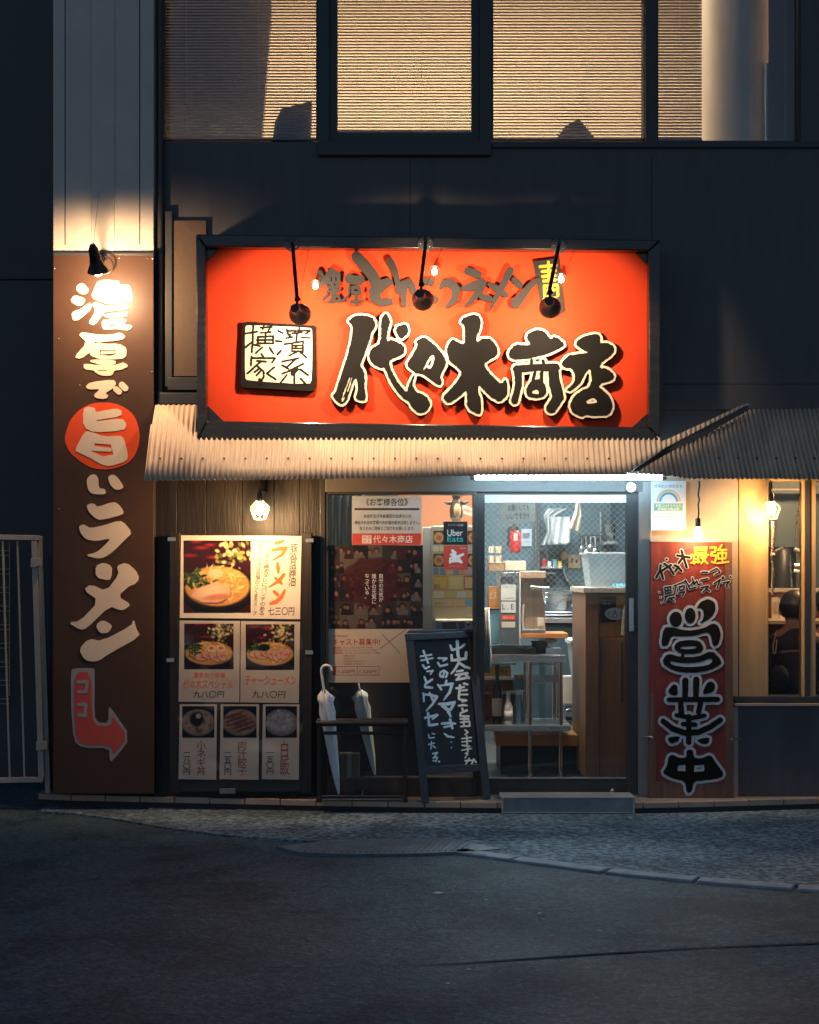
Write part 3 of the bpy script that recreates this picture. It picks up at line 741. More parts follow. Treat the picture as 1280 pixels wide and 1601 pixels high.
# downpipe and brown panel between pilaster and sign
MB().tube([W(250, -60, -0.05), W(250, 620, -0.05)], 0.021, 14).build('downpipe', 'bronze', B, smooth='auto')
MB().tube([W(250, 613, -0.05), W(250, 616, -0.05)], 0.03, 14).build('pipe_collar', 'bronze', B, smooth='auto')
MB().pbox(269, 345, 322, 588, -0.03, -0.002).build('mesh_panel', 'brownpanel', B)
MB().pbox(258, 330, 269, 605, -0.045, -0.002).build('panel_frame', 'facade2', B, .004)
MB().pbox(262, 590, 312, 610, -0.06, -0.002).build('panel_sill', 'facade2', B, .004); MB().pbox(246, 614, 312, 632, -0.08, -0.002).build('ledge_trim', 'facade2', B, .004)

# shopfront walls
mb = MB()
for a, b in ((240, 276), (276.6, 322), (322.6, 378.4), (379, 428), (428.6, 467.4), (468, 505)): mb.pbox(a, 746, b, 1246, 0.0 + random.uniform(0, .003), 0.15)
mb.build('board_wall', 'wallwood', B, 0.002)
MB().pbox(500, 746, 508, 1246, -0.03, 0.0).build('door_jamb', 'bronze', B, .003)
MB().pbox(508, 742, 1005, 769, -0.035, 0.15).build('lintel', 'lintel', B, .004)
# fixed shop window
w = MB()
for q in ((508, 769, 513, 1246), (740, 769, 745, 1246), (513, 769, 740, 773), (513, 1217, 740, 1246)): w.pbox(*q, -0.02, 0.12)
w = w.build('window', 'bronze', B, .003)
MB().pbox(513, 773, 740, 1217, 0.03, 0.036).build('pane', 'glass', w)
# sliding door
dY = 0.0
d = MB()
for q in ((745, 771, 757.5, 1246), (979, 771, 998, 1246), (757.5, 771, 979, 773), (757.5, 1217, 979, 1244)): d.pbox(*q, dY, dY + .045)
d = d.build('door', 'bronze', B, .003)
MB().pbox(757.5, 773, 979, 1217, dY + .02, dY + .026).build('glass', 'glass', d)
MB().pbox(757.5, 773, 979, 786, dY + .012, dY + .019).build('top_strip', 'paper', d)
MB().pbox(757.5, 1215.5, 979, 1217.2, dY - .004, dY + .004).build('rail_edge', 'steel', d)
MB().pbox(983.5, 935, 991, 987, dY - .012, dY).build('handle', 'arrowgrey', d, .004)
MB().ball(W(957, 1236, dY), .016).build('stop_knob', 'steel', d, smooth=True)
MB().pbox(765, 1243.5, 998, 1246.5, -0.05, 0.0).build('track', 'steel', d)
# diamond wire cast in the upper glass
mb = MB(); px0, px1, py0, py1 = 758, 979, 786, 925
st = 6.9
for s_ in (1, -1):
    c = -400
    while c < 1200:
        # line: py = py0 + s*(px - px0)*1.02 + c
        a = []
        for X in (px0, px1):
            a.append((X, py0 + s_ * (X - px0) * 0.98 + c))
        (ax, ay), (bx, by) = a
        t0, t1 = 0.0, 1.0
        dy = by - ay
        ts = sorted(((py0 - ay) / dy, (py1 - ay) / dy)); t0 = max(t0, ts[0]); t1 = min(t1, ts[1])
        if t1 - t0 > 0.01: mb.tube([W(ax + (bx - ax) * t0, ay + dy * t0, dY + .018), W(ax + (bx - ax) * t1, ay + dy * t1, dY + .018)], 0.0010, 3, False)
        c += st * 1.4
mb.build('wire_mesh', 'wire', d)
MB().pbox(998, 752, 1018, 1246, -0.03, 0.15).build('door_jamb', 'greyalu', B, .004)
# walls to the right of the door
MB().pbox(1018, 745, 1153.5, 1246, 0.0, 0.15).build('beige_wall', 'wallpeach', B)
mb = MB().pbox(1153.5, 745, 1155, 1092, 0.004, 0.15); mb.build('wall_joint', 'seal', B)
MB().pbox(1155, 745, 1198, 1092, 0.0, 0.15).build('timber_panel', 'wallorange', B, .003)
MB().pbox(1153.5, 1092, 2900, 1246, 0.0, 0.15).build('base_wall', 'facade', B)
MB().pbox(1148, 1089, 2900, 1098, -0.04, 0.12).build('window_sill', 'facade2', B, .004); MB().pbox(1148, 1099.5, 2900, 1104, -0.05, 0.0).build('sill_trim', 'wallpeach', B, .003)
w = MB()
for q in ((1198, 745, 1201, 1089), (1256, 745, 1275, 1089), (1590, 745, 2900, 1089), (1201, 745, 1256, 752), (1275, 745, 1590, 752)): w.pbox(*q, -0.01, 0.1)
w = w.build('window', 'wallorange', B, .003)
MB().pbox(1201, 752, 1256, 1089, 0.05, 0.055).build('pane', 'glass', w)
MB().pbox(1275, 752, 1590, 1089, 0.05, 0.055).build('pane', 'glass', w)
MB().pbox(1258, 752, 1266, 1089, -0.018, -0.011).build('stile', 'facade2', w)

# shop interior
XI0, XI1, YI = WX(505), WX(2900), 3.2
MB().box(XI0, XI1, 0.15, YI, -0.02, 0.015).build('shop_floor', 'floorin', B)
MB().box(XI0, XI1, 0.15, YI, 2.55, 2.65).build('shop_ceiling', 'officegrey', B)
MB().box(XI0, XI1, YI, YI + .1, 0, 2.6).build('kitchen_wall', 'kitchenwall', B)
MB().box(XI0 - .1, XI0, 0.15, YI, 0, 2.6).build('shop_wall', 'kitchendark', B)
MB().box(XI1, XI1 + .1, 0.15, YI, 0, 2.6).build('shop_wall', 'wallpeach', B)
MB().box(WX(1035, .5), WX(1041, .5), .15, YI, 0, 2.6).build('partition', 'kitchendark', B)
MB().box(WX(600, 1.3), WX(747, 1.3), 1.3, 1.4, 0, 2.6).build('salmon_wall', 'salmon', B)
MB().box(WX(747, 1.3), WX(747, 1.3) + .05, 1.3, YI, 0, 2.6).build('shop_wall', 'kitchencream', B)
MB().box(WX(512, 1.0), WX(622, 1.0), 1.0, 1.05, 0, 2.6).build('inner_wall', 'kitchendark', B)
MB().pbox(513, 1060, 660, 1217, 0.17, 0.19).build('window_back_panel', 'brownpanel', B)
MB().pbox(757, 1216, 985, 1250, 0.3, 0.34).build('floor_step', 'floorin', B)

# building next door
N = thing('neighbour_building', 'charcoal clad building behind the ivory gate beside the tall sign', 'building', (WX(0), 0.3, 0))
MB().pbox(-2000, 439, 140, 1262, 1.5, 1.7).build('wall', 'neighbour', N)
MB().pbox(-2000, TOP - 60, 140, 436, 1.5, 1.7).build('wall', 'neighbour', N)
MB().pbox(-2000, 436, 140, 439, 1.515, 1.7).build('joint', 'seal', N)
MB().pbox(76, 868, 84, 1238, 0.05, 0.3).build('corner_post', 'facade2', N)
lw = MB()
for i in range(9):
    y_ = 860 + i * 29
    lw.pbox(-300, y_, 15, y_ + 1.6, 1.45, 1.465); lw.pbox(-300, y_ + 7.5, 15, y_ + 9, 1.45, 1.465)
for x_ in (14, -10, -34, -58): lw.pbox(x_, 848, x_ + 1.6, 1088, 1.442, 1.45)
lw.build('window_lattice', 'lattice', N)
# ivory gate, slightly out of true
gt = thing('gate', 'ivory painted metal bar gate standing ajar beside the tall black sign', 'gate', W(68, 1238, -0.05))
def gx(px, py): return px - (1225 - py) * 0.030
def gbar(mb, px, pa, pb, w, y0, y1):
    a = [W(gx(px, pa), pa, y0), W(gx(px + w, pa), pa, y0), W(gx(px + w, pb), pb, y0), W(gx(px, pb), pb, y0)]
    a += [v + Vector((0, y1 - y0, 0)) for v in a]
    mb.add(a, [(0, 1, 2, 3), (7, 6, 5, 4), (0, 4, 5, 1), (1, 5, 6, 2), (2, 6, 7, 3), (3, 7, 4, 0)])
f = MB(); gbar(f, 60, 846, 1216, 9, -0.06, -0.02); f.build('stile', 'gate', gt, .003)
f = MB(); f.prism([(-320, 829), (60, 837), (60, 845), (-320, 838)], -0.06, -0.02); f.build('top_rail', 'gate', gt, .003)
f = MB(); f.prism([(-320, 1222), (67, 1215), (67, 1223), (-320, 1231)], -0.06, -0.02); f.build('bottom_rail', 'gate', gt, .003)
for px in (37, 14, -10, -34): f = MB(); gbar(f, px, 846, 1216, 2.6, -0.047, -0.037); f.build('bar', 'gate', gt)
po = MB(); gbar(po, 70, 838, 1240, 8, -0.03, 0.02); po.build('post', 'gate', gt, .003)
for py in (882, 1168):
    h = MB().pbox(gx(58, py), py - 9, gx(76, py), py + 5, -0.075, -0.062).build('latch', 'gate', gt, .002)
    MB().ball(W(gx(70, py), py + 2, -0.08), .009).build('bolt', 'steel', gt, smooth=True)

# ================================================================ MAIN SIGN
SY = -0.20                                             # sheet of the sign
ms = thing('shop_sign', 'large framed red shop sign with black brush letters above the entrance', 'sign', W(668, 690, -0.15))
MB().prism([(316, 384), (1024, 384), (1024, 676), (316, 676)], SY, -0.02).build('panel', 'signred', ms)
fy0, fy1 = -0.285, -0.02
f = MB(); f.prism([(306, 366), (321, 386), (323, 660), (308, 688)], fy0, fy1); f.build('frame_bar', 'frameblack', ms, .008)
f = MB(); f.prism([(1033, 375), (1032, 686), (1014, 668), (1014, 392)], fy0, fy1); f.build('frame_bar', 'frameblack', ms, .008)
f = MB(); f.prism([(306.5, 366), (1032.5, 375), (1014, 392), (321.5, 386)], fy0 + .002, fy1); f.build('frame_bar', 'frameblack', ms, .008)
f = MB(); f.prism([(323.5, 658), (1014, 668), (1031, 688), (309, 688)], fy0 + .002, fy1); f.build('frame_bar', 'frameblack', ms, .008)
for q in ([(320, 384), (347, 384), (320, 411)], [(990, 391), (1016, 391), (1016, 418)], [(1016, 643), (1016, 669), (988, 668)], [(321, 631), (350, 659), (321, 660)]):
    MB().prism(q, SY - .022, SY).build('corner_plate', 'frameblack', ms)

big = Ink().crop(500, 470, 220 / 1280)
big.poly([(255, 185), (300, 145), (370, 130), (440, 140), (495, 170), (505, 240), (470, 290), (450, 370), (420, 450), (390, 530), (365, 590), (400, 640), (410, 690), (405, 790), (420, 905), (380, 915), (320, 890), (345, 820), (340, 740), (325, 705), (300, 740), (270, 830), (240, 920), (195, 950), (150, 915), (110, 860), (140, 840), (180, 720), (220, 590), (260, 470), (290, 330), (300, 230)])
big.cut((292, 700), (252, 830), r=4).cut((272, 705), (200, 900), r=3).cut((215, 840), (205, 915), (225, 880), r=4)
big.poly([(555, 165), (600, 110), (645, 185), (620, 260), (605, 370), (650, 350), (760, 405), (770, 470), (745, 500), (640, 540), (630, 570), (660, 660), (720, 760), (790, 835), (805, 770), (845, 690), (865, 675), (840, 760), (870, 830), (960, 860), (1010, 940), (970, 1010), (900, 1030), (840, 980), (820, 930), (740, 880), (640, 740), (590, 610), (545, 615), (480, 580), (445, 520), (460, 440), (555, 390)])
big.poly([(675, 245), (790, 205), (808, 300), (730, 360)])
big.poly([(870, 370), (950, 325), (1040, 400), (1120, 490), (1155, 570), (1090, 690), (1112, 745), (1085, 780), (930, 665), (870, 665), (780, 585), (840, 500), (892, 400)])
big.hole([(935, 645), (965, 570), (1012, 492), (1048, 508), (1020, 605), (990, 622), (965, 600)])
big.crop(700, 470, 0.21875)
big.poly([(85, 150), (130, 110), (210, 97), (240, 150), (225, 220), (205, 250), (205, 300), (250, 265), (310, 275), (350, 330), (360, 390), (300, 425), (255, 450), (290, 510), (340, 560), (385, 598), (412, 555), (428, 610), (422, 685), (370, 725), (310, 695), (260, 645), (222, 600), (215, 650), (235, 700), (240, 790), (225, 820), (135, 770), (138, 640), (90, 680), (5, 742), (-42, 690), (40, 610), (105, 520), (60, 470), (13, 440), (-12, 353), (25, 275), (60, 290), (100, 312), (122, 300), (120, 180)])
big.poly([(430, 370), (480, 310), (560, 320), (592, 312), (560, 270), (575, 230), (640, 205), (700, 225), (730, 280), (765, 252), (842, 312), (790, 350), (700, 388), (600, 412), (500, 427), (445, 415)])
big.st((600, 425), (598, 450), r=12).st((680, 430), (685, 455), r=12)
big.st((492, 490, 28), (640, 478, 26), (770, 478, 30)).st((500, 505, 28), (505, 600, 24), (478, 715, 26)).st((752, 490, 36), (765, 600, 42), (790, 690, 40), (738, 770, 36))
big.poly([(620, 560), (660, 560), (705, 610), (700, 680), (640, 700), (570, 690), (555, 640), (580, 590)]).hole([(600, 660), (612, 638), (645, 640), (648, 672)])
big.st((622, 515), (605, 580), r=12).st((670, 515), (668, 575), r=14)
big.poly([(920, 290), (980, 250), (1070, 235), (1095, 270), (1085, 305), (1140, 300), (1190, 330), (1185, 380), (1100, 440), (1085, 480), (1140, 485), (1190, 530), (1180, 570), (1100, 590), (1075, 615), (1110, 640), (1160, 690), (1180, 760), (1150, 820), (1060, 825), (980, 815), (960, 835), (890, 800), (870, 750), (900, 680), (960, 640), (1010, 620), (1030, 560), (1015, 480), (980, 520), (950, 590), (880, 650), (845, 640), (900, 590), (910, 540), (890, 490), (830, 480), (810, 450), (850, 395), (930, 380), (1010, 375), (960, 350), (915, 320)])
big.hole([(985, 722), (1040, 692), (1068, 715), (1060, 732), (1000, 738)])
Flat().ink(big, 3.5, rough=0.35, seed=4).build('letter_outline', 'letcream', ms, SY - .055, .012)
Flat().ink(big, 4.6, rough=0.3, seed=4).build('letter_backing', 'ink', ms, SY - .042, .018)
Flat().ink(big, 0.0, rough=0.55, seed=9).build('lettering', 'ink', ms, SY - .0575, .0024)

# upper line of smaller letters
c1 = (300, 360, 0.296875); c2 = (660, 360, 0.296875)
up = Ink().crop(*c1)
up.st((672, 225), (692, 262), r=15).st((656, 300), (690, 272), r=12).st((690, 362), (712, 342), r=6)
up.poly([(700, 225), (735, 196), (758, 212), (785, 222), (778, 300), (750, 316), (700, 302)]).st((715, 322), (775, 318), r=8).st((745, 322), (742, 370), r=14).st((722, 374), (786, 372), r=8).st((765, 340), (780, 365), r=6)
up.cut((732, 250), (734, 266), r=3).cut((758, 250), (758, 266), r=3).cut((716, 284), (722, 292), r=3).cut((748, 282), (754, 290), r=3)
up.poly([(800, 247), (825, 222), (850, 240), (905, 238), (912, 270), (880, 290), (820, 282), (803, 264)]).st((845, 302), (880, 302), (884, 328), (846, 330), (845, 302), r=9).st((828, 290), (826, 335), (795, 372), r=6).st((865, 345), (866, 390), r=10).st((838, 376), (892, 372), r=8)
up.st((868, 140, 28), (900, 175, 30), (950, 235, 30), (975, 292, 30)).st((1035, 272, 22), (1000, 288, 28), (962, 322, 30), (965, 355, 28), (1000, 382, 18), (1040, 376, 18))
up.st((1042, 165, 20), (1065, 205, 18), (1080, 260, 15), (1092, 325, 14)).st((1095, 325, 12), (1112, 288, 22), (1142, 272, 18), (1162, 305, 18), (1168, 330, 14)).st((1118, 300, 18), (1115, 350, 15), (1116, 388, 15))
up.crop(*c2)
up.st((2, 268, 15), (42, 272, 20)).st((22, 345, 18), (60, 366, 18))
up.st((95, 302, 8), (112, 280, 18), (150, 276, 22), (180, 312, 22), (170, 362, 20), (128, 402, 7))
up.st((240, 215, 20), (292, 232, 22)).st((215, 305, 12), (250, 300, 22), (312, 278, 26), (300, 320, 20), (260, 370, 14), (225, 398, 6))
up.st((315, 350, 16), (352, 362, 18)).st((462, 212, 20), (430, 280, 18), (390, 350, 14), (354, 424, 5)).st((352, 285, 9), (400, 312, 20), (442, 342, 13)).st((485, 262, 16), (512, 288, 18)).st((490, 385, 26), (522, 350, 22), (570, 290, 16), (612, 258, 10))
Flat().ink(up, 0, rough=0.2, seed=3).build('upper_lettering', 'greyletter', ms, SY - .045, .02)
pl = Ink().crop(*c2).poly([(583, 165), (718, 146), (735, 300), (748, 425), (700, 455), (632, 430), (610, 300)], 0)
Flat().ink(pl).build('corner_tag', 'greyletter', ms, SY - .03, .02)
yl = Ink().crop(*c2)
for a in (((620, 192), (704, 184)), ((632, 218), (700, 212)), ((634, 244), (698, 238)), ((640, 268), (698, 262)), ((664, 168), (668, 268))): yl.st(*a, r=8)
for a in (((642, 292), (644, 345)), ((642, 294), (664, 292), (664, 318), (642, 318)), ((684, 290), (712, 288), (714, 345)), ((684, 290), (686, 316), (712, 314)), ((640, 362), (702, 356)), ((660, 350), (640, 400)), ((668, 380), (704, 374), (706, 398), (670, 404)), ((640, 420), (720, 410))): yl.st(*a, r=7)
Flat().ink(yl).build('tag_lettering', 'yellow', ms, SY - .033, .002)

# seal
k = 140 / 1280
se = Ink().crop(370, 490, k).poly([(100, 142), (160, 128), (1108, 188), (1122, 960), (1090, 1090), (1030, 1098), (85, 1045), (66, 980)], 0)
Flat().ink(se, 1.4, rough=.3).build('seal_block', 'ink', ms, SY - .05, .05)
sc_ = Ink().crop(370, 490, k).poly([(150, 165), (1050, 205), (1080, 240), (1076, 940), (1040, 1018), (150, 962), (118, 920), (118, 200)], 1)
Flat().ink(sc_).build('seal_face', 'letcream', ms, SY - .053, .002)
sk = Ink().crop(370, 490, k)
for a in [((115, 290), (290, 262)), ((235, 160), (228, 400), (215, 560)), ((230, 400), (120, 490)), ((250, 450), (330, 470)), ((390, 165), (372, 225)), ((490, 165), (452, 250)), ((340, 205), (500, 195)), ((345, 278), (485, 268)), ((300, 340), (300, 430)), ((520, 320), (520, 430)), ((300, 338), (515, 326)), ((295, 428), (525, 428)), ((412, 285), (408, 430)), ((290, 385), (520, 378)), ((365, 485), (270, 570)), ((470, 490), (525, 572)),
          ((592, 250), (655, 282)), ((555, 395), (640, 402)), ((632, 535), (582, 588)), ((890, 195), (890, 250)), ((715, 230), (735, 305)), ((715, 250), (1045, 248)), ((1045, 250), (985, 292)), ((790, 285), (930, 278)), ((765, 300), (740, 352)), ((862, 290), (850, 395)), ((930, 345), (1040, 352)), ((705, 355), (790, 338)), ((680, 440), (950, 402)), ((790, 430), (790, 545)), ((948, 420), (945, 555)), ((800, 462), (940, 460)), ((800, 500), (940, 500)), ((790, 540), (945, 540)), ((870, 545), (750, 602)), ((910, 560), (995, 628)),
          ((350, 580), (390, 632)), ((212, 620), (202, 742)), ((212, 638), (545, 640)), ((550, 642), (505, 702)), ((290, 680), (420, 690)), ((330, 700), (150, 862)), ((300, 760), (385, 830), (388, 905), (340, 980)), ((322, 790), (250, 842)), ((350, 812), (280, 888)), ((535, 770), (430, 858), (560, 942)),
          ((880, 640), (650, 690)), ((830, 662), (725, 762)), ((650, 742), (735, 792)), ((950, 720), (730, 832), (650, 862)), ((735, 830), (880, 800)), ((905, 800), (1020, 882)), ((822, 820), (822, 1000)), ((715, 880), (630, 985)), ((910, 930), (985, 1010))]: sk.st(*a, r=15)
sk.st((850, 800), (800, 860), r=34).st((330, 950), (350, 985), r=26)
Flat().ink(sk, 0, rough=.35, res=.4).build('seal_lettering', 'ink', ms, SY - .056, .003)

# ================================================================ TALL SIGN
VY = -0.125
vs = thing('vertical_sign', 'tall dark brown sign with cream brush letters and a red arrow on the pilaster', 'sign', W(161, 1240, VY))
MB().pbox(83, 398.5, 240, 1240, VY, -0.096).build('panel', 'vsign', vs, .003)
MB().pbox(83, 395, 240, 399, VY - .006, -0.096).build('top_trim', 'facade2', vs, .002)
scatter('screw', 'steel', vs, [W(a, b, VY) for a, b in ((85.5, 420), (239, 404), (187, 403.5), (230, 404), (92, 796), (92, 530), (237, 582), (125, 602))], .006)
L = Ink().crop(60, 380, 200 / 1232)
L.poly([(385, 395), (435, 383), (490, 455), (465, 490), (410, 497), (355, 440)]).poly([(303, 560), (345, 498), (457, 535), (430, 600), (380, 608)]).poly([(318, 665), (400, 640), (490, 573), (512, 590), (505, 640), (440, 700), (380, 747), (328, 745)])
L.poly([(503, 525), (540, 430), (575, 365), (650, 352), (720, 362), (772, 362), (785, 405), (870, 402), (890, 430), (910, 545), (890, 572), (700, 588), (620, 577)])
for a in (((612, 470), (640, 472)), ((700, 478), (722, 476)), ((785, 470), (812, 468)), ((598, 520), (622, 528)), ((702, 540), (720, 536)), ((785, 527), (822, 525))): L.cut(*a, r=5)
L.poly([(513, 592), (550, 563), (640, 605), (700, 610), (850, 588), (874, 620), (850, 640), (640, 662), (620, 690), (540, 798), (475, 770), (555, 655)]).poly([(630, 687), (845, 658), (864, 690), (840, 712), (690, 727), (630, 706)]).poly([(610, 740), (690, 737), (840, 728), (852, 750), (820, 785), (890, 788), (907, 810), (870, 842), (800, 837), (750, 827), (670, 837), (615, 827)]).cut((672, 800), (720, 794), r=6).cut((755, 775), (772, 772), r=3)
L.poly([(388, 890), (420, 856), (520, 875), (620, 885), (720, 880), (790, 858), (844, 905), (800, 935), (560, 957), (650, 972), (770, 968), (852, 1010), (842, 1112), (700, 1122), (590, 1120), (498, 1082), (498, 1050), (410, 1117), (340, 1100), (470, 960)])
L.hole([(588, 1032), (742, 1030), (742, 1072), (690, 1088), (590, 1078)], 0).st((612, 1058, 15), (722, 1052, 14)).hole([(535, 948), (605, 966), (540, 966)], 0)
L.poly([(483, 1140), (530, 1120), (740, 1128), (747, 1160), (690, 1185), (790, 1160), (820, 1148), (872, 1185), (800, 1222), (727, 1227), (720, 1260), (690, 1280), (600, 1277), (538, 1240), (540, 1227), (440, 1217), (432, 1165), (480, 1165), (600, 1172)]).cut((575, 1228), (655, 1228), r=4).cut((520, 1174), (610, 1168), r=2)
L.poly([(453, 1380), (500, 1340), (720, 1313), (752, 1350), (720, 1400), (640, 1445), (677, 1470), (650, 1502), (560, 1497), (528, 1465), (600, 1405), (480, 1412)]).st((748, 1408), (776, 1432), r=28).st((804, 1366), (836, 1398), r=30)
L.crop(60, 620, 200 / 1232)
disc = Ink().crop(60, 620, 200 / 1232).poly([(253, 390), (300, 230), (400, 120), (530, 58), (720, 58), (840, 108), (930, 188), (977, 340), (972, 450), (930, 572), (850, 652), (700, 703), (530, 697), (420, 640), (300, 540), (258, 450)], 2)
U = Ink().crop(60, 620, 200 / 1232)
U.poly([(430, 120), (480, 96), (547, 110), (550, 152), (600, 142), (750, 113), (800, 135), (802, 190), (560, 226), (560, 240), (800, 208), (854, 270), (820, 327), (540, 347), (432, 297)])
U.poly([(347, 520), (440, 345), (490, 333), (630, 387), (790, 376), (822, 400), (864, 560), (850, 622), (690, 672), (610, 657), (500, 592), (400, 545)]).hole([(538, 450), (697, 463), (722, 558), (620, 578), (505, 523), (540, 518)], 0).st((535, 500, 24), (688, 513, 18))
for a in ([(462, 800), (500, 753), (545, 748), (575, 780), (580, 885), (640, 888), (650, 930), (620, 944), (510, 937), (475, 890)], [(666, 770), (720, 748), (760, 775), (822, 865), (800, 892), (740, 900), (690, 850)],
          [(460, 1050), (500, 1028), (540, 1033), (565, 1065), (720, 1012), (770, 1035), (822, 1105), (810, 1137), (640, 1182), (570, 1188), (490, 1120)],
          [(387, 1250), (430, 1230), (460, 1243), (500, 1268), (650, 1235), (740, 1203), (810, 1198), (904, 1310), (840, 1370), (720, 1492), (640, 1547), (570, 1562), (446, 1528), (560, 1500), (630, 1440), (702, 1363), (560, 1392), (460, 1377), (408, 1320)]): L.poly(a)
L.crop(60, 860, 0.24975)
L.poly([(357, 100), (405, 76), (460, 100), (456, 170), (440, 191), (360, 172)])
L.poly([(488, 100), (550, 76), (612, 130), (632, 180), (600, 217), (570, 222), (495, 290), (580, 340), (540, 372), (510, 377), (445, 350), (300, 492), (260, 499), (185, 453), (260, 445), (380, 318), (282, 250), (325, 213), (425, 258), (505, 150)])
L.poly([(357, 470), (400, 435), (464, 470), (440, 517), (385, 522)]).poly([(253, 620), (315, 553), (395, 570), (580, 475), (597, 430), (610, 490), (640, 540), (440, 650), (380, 692), (340, 699), (288, 687)])
Flat().ink(L, 0).build('lettering', 'vcream', vs, VY - .006, .005)
Flat().ink(disc).build('red_disc', 'orange', vs, VY - .003, .002)
Flat().ink(U).build('disc_lettering', 'vcream', vs, VY - .006, .002)
A1 = Ink().crop(60, 860, 0.24975).poly([(203, 755), (220, 740), (347, 737), (353, 760), (350, 1040), (375, 1080), (440, 1080), (438, 983), (455, 988), (582, 1172), (460, 1327), (445, 1310), (445, 1238), (270, 1237), (220, 1190), (205, 1000)])
A2 = Ink().crop(60, 860, 0.24975).poly([(225, 768), (330, 760), (335, 1050), (365, 1102), (460, 1102), (460, 1028), (562, 1170), (465, 1287), (460, 1222), (280, 1220), (235, 1180), (222, 1000)])
A3 = Ink().crop(60, 860, 0.24975).st((248, 826), (305, 823), (297, 886), (252, 887), r=11).st((252, 968), (296, 966), (292, 1036), (252, 1031), r=11)
Flat().ink(A1).build('arrow_edge', 'arrowgrey', vs, VY - .002, .001)
Flat().ink(A2).build('arrow', 'arrowred', vs, VY - .0035, .001)
Flat().ink(A3).build('arrow_lettering', 'arrowgrey', vs, VY - .005, .001)

# ================================================================ LAMPS OVER THE SIGNS
def sign_lamp(bx, by, hx, hy, gx_, gy_, label, y_tip=-0.86):
    """bracket lamp: wall plate at (bx, by), arm hanging out and down, shade back at (hx, hy) facing the sign"""
    t = thing('sign_lamp', label, 'lamp', W(bx, by, -0.29), 'black bracket lamps over the red sign')
    p0 = W(bx, by, -0.29)
    pl = MB().lathe([(0.0, 0), (0.05, 0), (0.05, .012), (0.035, .02), (0, .02)], p0 + Vector((0, 0.0, 0)), 20, (0, -1, 0)).build('wall_plate', 'lampgrey', t, smooth='auto')
    mb = MB()
    for a in range(5): mb.ball(p0 + Vector((.033 * math.cos(a * 1.2566 + .6), -.018, .033 * math.sin(a * 1.2566 + .6))), .006, n=6, m=4)
    mb.build('screw', 'steel', pl)
    p1 = W(bx + (hx - bx) * .06, by + 4, -0.36); p2 = W(hx - 2, hy - 26, y_tip + .03)
    MB().tube([p0 + Vector((0, -.02, 0)), p1, p2], 0.0125, 10).build('arm', 'lampblack', t, smooth='auto')
    j = W(hx - 1, hy - 20, y_tip + .02)
    MB().tube([p2, j], [.012, .02], 10).build('knuckle', 'lampblack', t, smooth='auto')
    ax = Vector((0.12, 0.98, -0.06)).normalized()          # from socket towards the sign, falling slightly
    c = W(hx - 2, hy - 3, y_tip)
    MB().tube([c + ax * -.07, c + ax * .0], [.027, .03], 16).build('socket', 'lampblack', t, smooth='auto')
    sh = MB().lathe([(0.030, 0), (0.036, .02), (0.058, .05), (0.066, .085), (0.068, .10), (0.064, .10), (0.055, .055), (0.030, .025)], c, 28, ax).build('shade', 'lampgrey', t, smooth='auto')
    MB().tube([j, c + ax * -.03], .009, 8).build('bracket', 'lampblack', t, smooth='auto')
    b = c + ax * .10
    MB().ball(c + ax * .07, .022, n=14, m=10).build('bulb', 'bulbsign', t, smooth=True)
    l = c + ax * .125
    lamp('sign_lamp_light', 'SPOT', l, 46, (1.0, 0.72, 0.45), t, aim=(0.0, 1.0, -0.24), spot_size=R(128), spot_blend=0.16, shadow_soft_size=0.04)
    # added glowing bulb and loop imitating the lamp's reflection in the sign sheet
    q = W(gx_, gy_, -.30)
    MB().lathe([(0, -.022), (.014, -.016), (.019, 0), (.014, .016), (.007, .034)], q, 14).build('reflection_bulb', 'bulbsign', t, smooth=True)
    MB().tube([q + Vector((.030 * math.cos(a), .0, .006 + .036 * math.sin(a))) for a in np.linspace(.2, 2.9, 14)], .0022, 5).build('reflection_loop', 'lampblack', t)
    MB().tube([q + Vector((0, .004, .03)), q + Vector((.0, .05, .05)), q + Vector((0, .095, .05))], .006, 6).build('reflection_bulb_holder', 'lampblack', t)
    # thin supply wire back to the frame
    MB().tube([c + Vector((.02, 0, .03)), W((bx + hx) / 2 + 12, (by + hy) / 2, -.42), W(bx + 26, by + 6, -0.29)], .0016, 4).build('cable', 'lampblack', t)
    return t
sign_lamp(457, 382, 466, 489, 493, 447, 'black bracket lamp hanging in front of the sign above the square seal')
sign_lamp(665, 382, 660, 466, 679, 425, 'middle black bracket lamp hanging over the centre of the red sign')
sign_lamp(873, 385, 861, 478, 877, 437, 'black bracket lamp hanging over the yellow lettered tag')

t = thing('pilaster_lamp', 'black clamp lamp with coiled cable lighting the tall brown sign', 'lamp', W(158, 400, -0.13))
c = W(150, 410, -0.56); ax = Vector((0.08, 0.52, -0.80)).normalized()
MB().lathe([(0, 0), (.03, 0), (.03, .02), (0, .02)], W(161, 402, VY), 16, (0, -1, 0)).build('wall_plate', 'lampblack', t, smooth='auto')
MB().tube([W(161, 402, VY - .02), W(161, 412, -.2), W(152, 400, -.53)], .009, 8).build('arm', 'lampblack', t, smooth='auto')
MB().tube([c - ax * .09, c - ax * .02], [.030, .036], 16).build('socket', 'lampblack', t, smooth='auto')
MB().tube([c - ax * .115, c - ax * .085], [.018, .028], 16).build('cap', 'lampblack', t, smooth='auto')
MB().lathe([(.036, -.02), (.042, .01), (.060, .045), (.066, .06), (.062, .06), (.04, .015)], c, 28, ax).build('shade', 'lampblack', t, smooth='auto')
MB().ball(c + ax * .062, .032).build('bulb', 'bulbsign', t, smooth=True)
ring = [W(162 + 15 * math.cos(a), 415 + 14 * math.sin(a), -.19) for a in np.linspace(-2.6, 3.6, 24)]
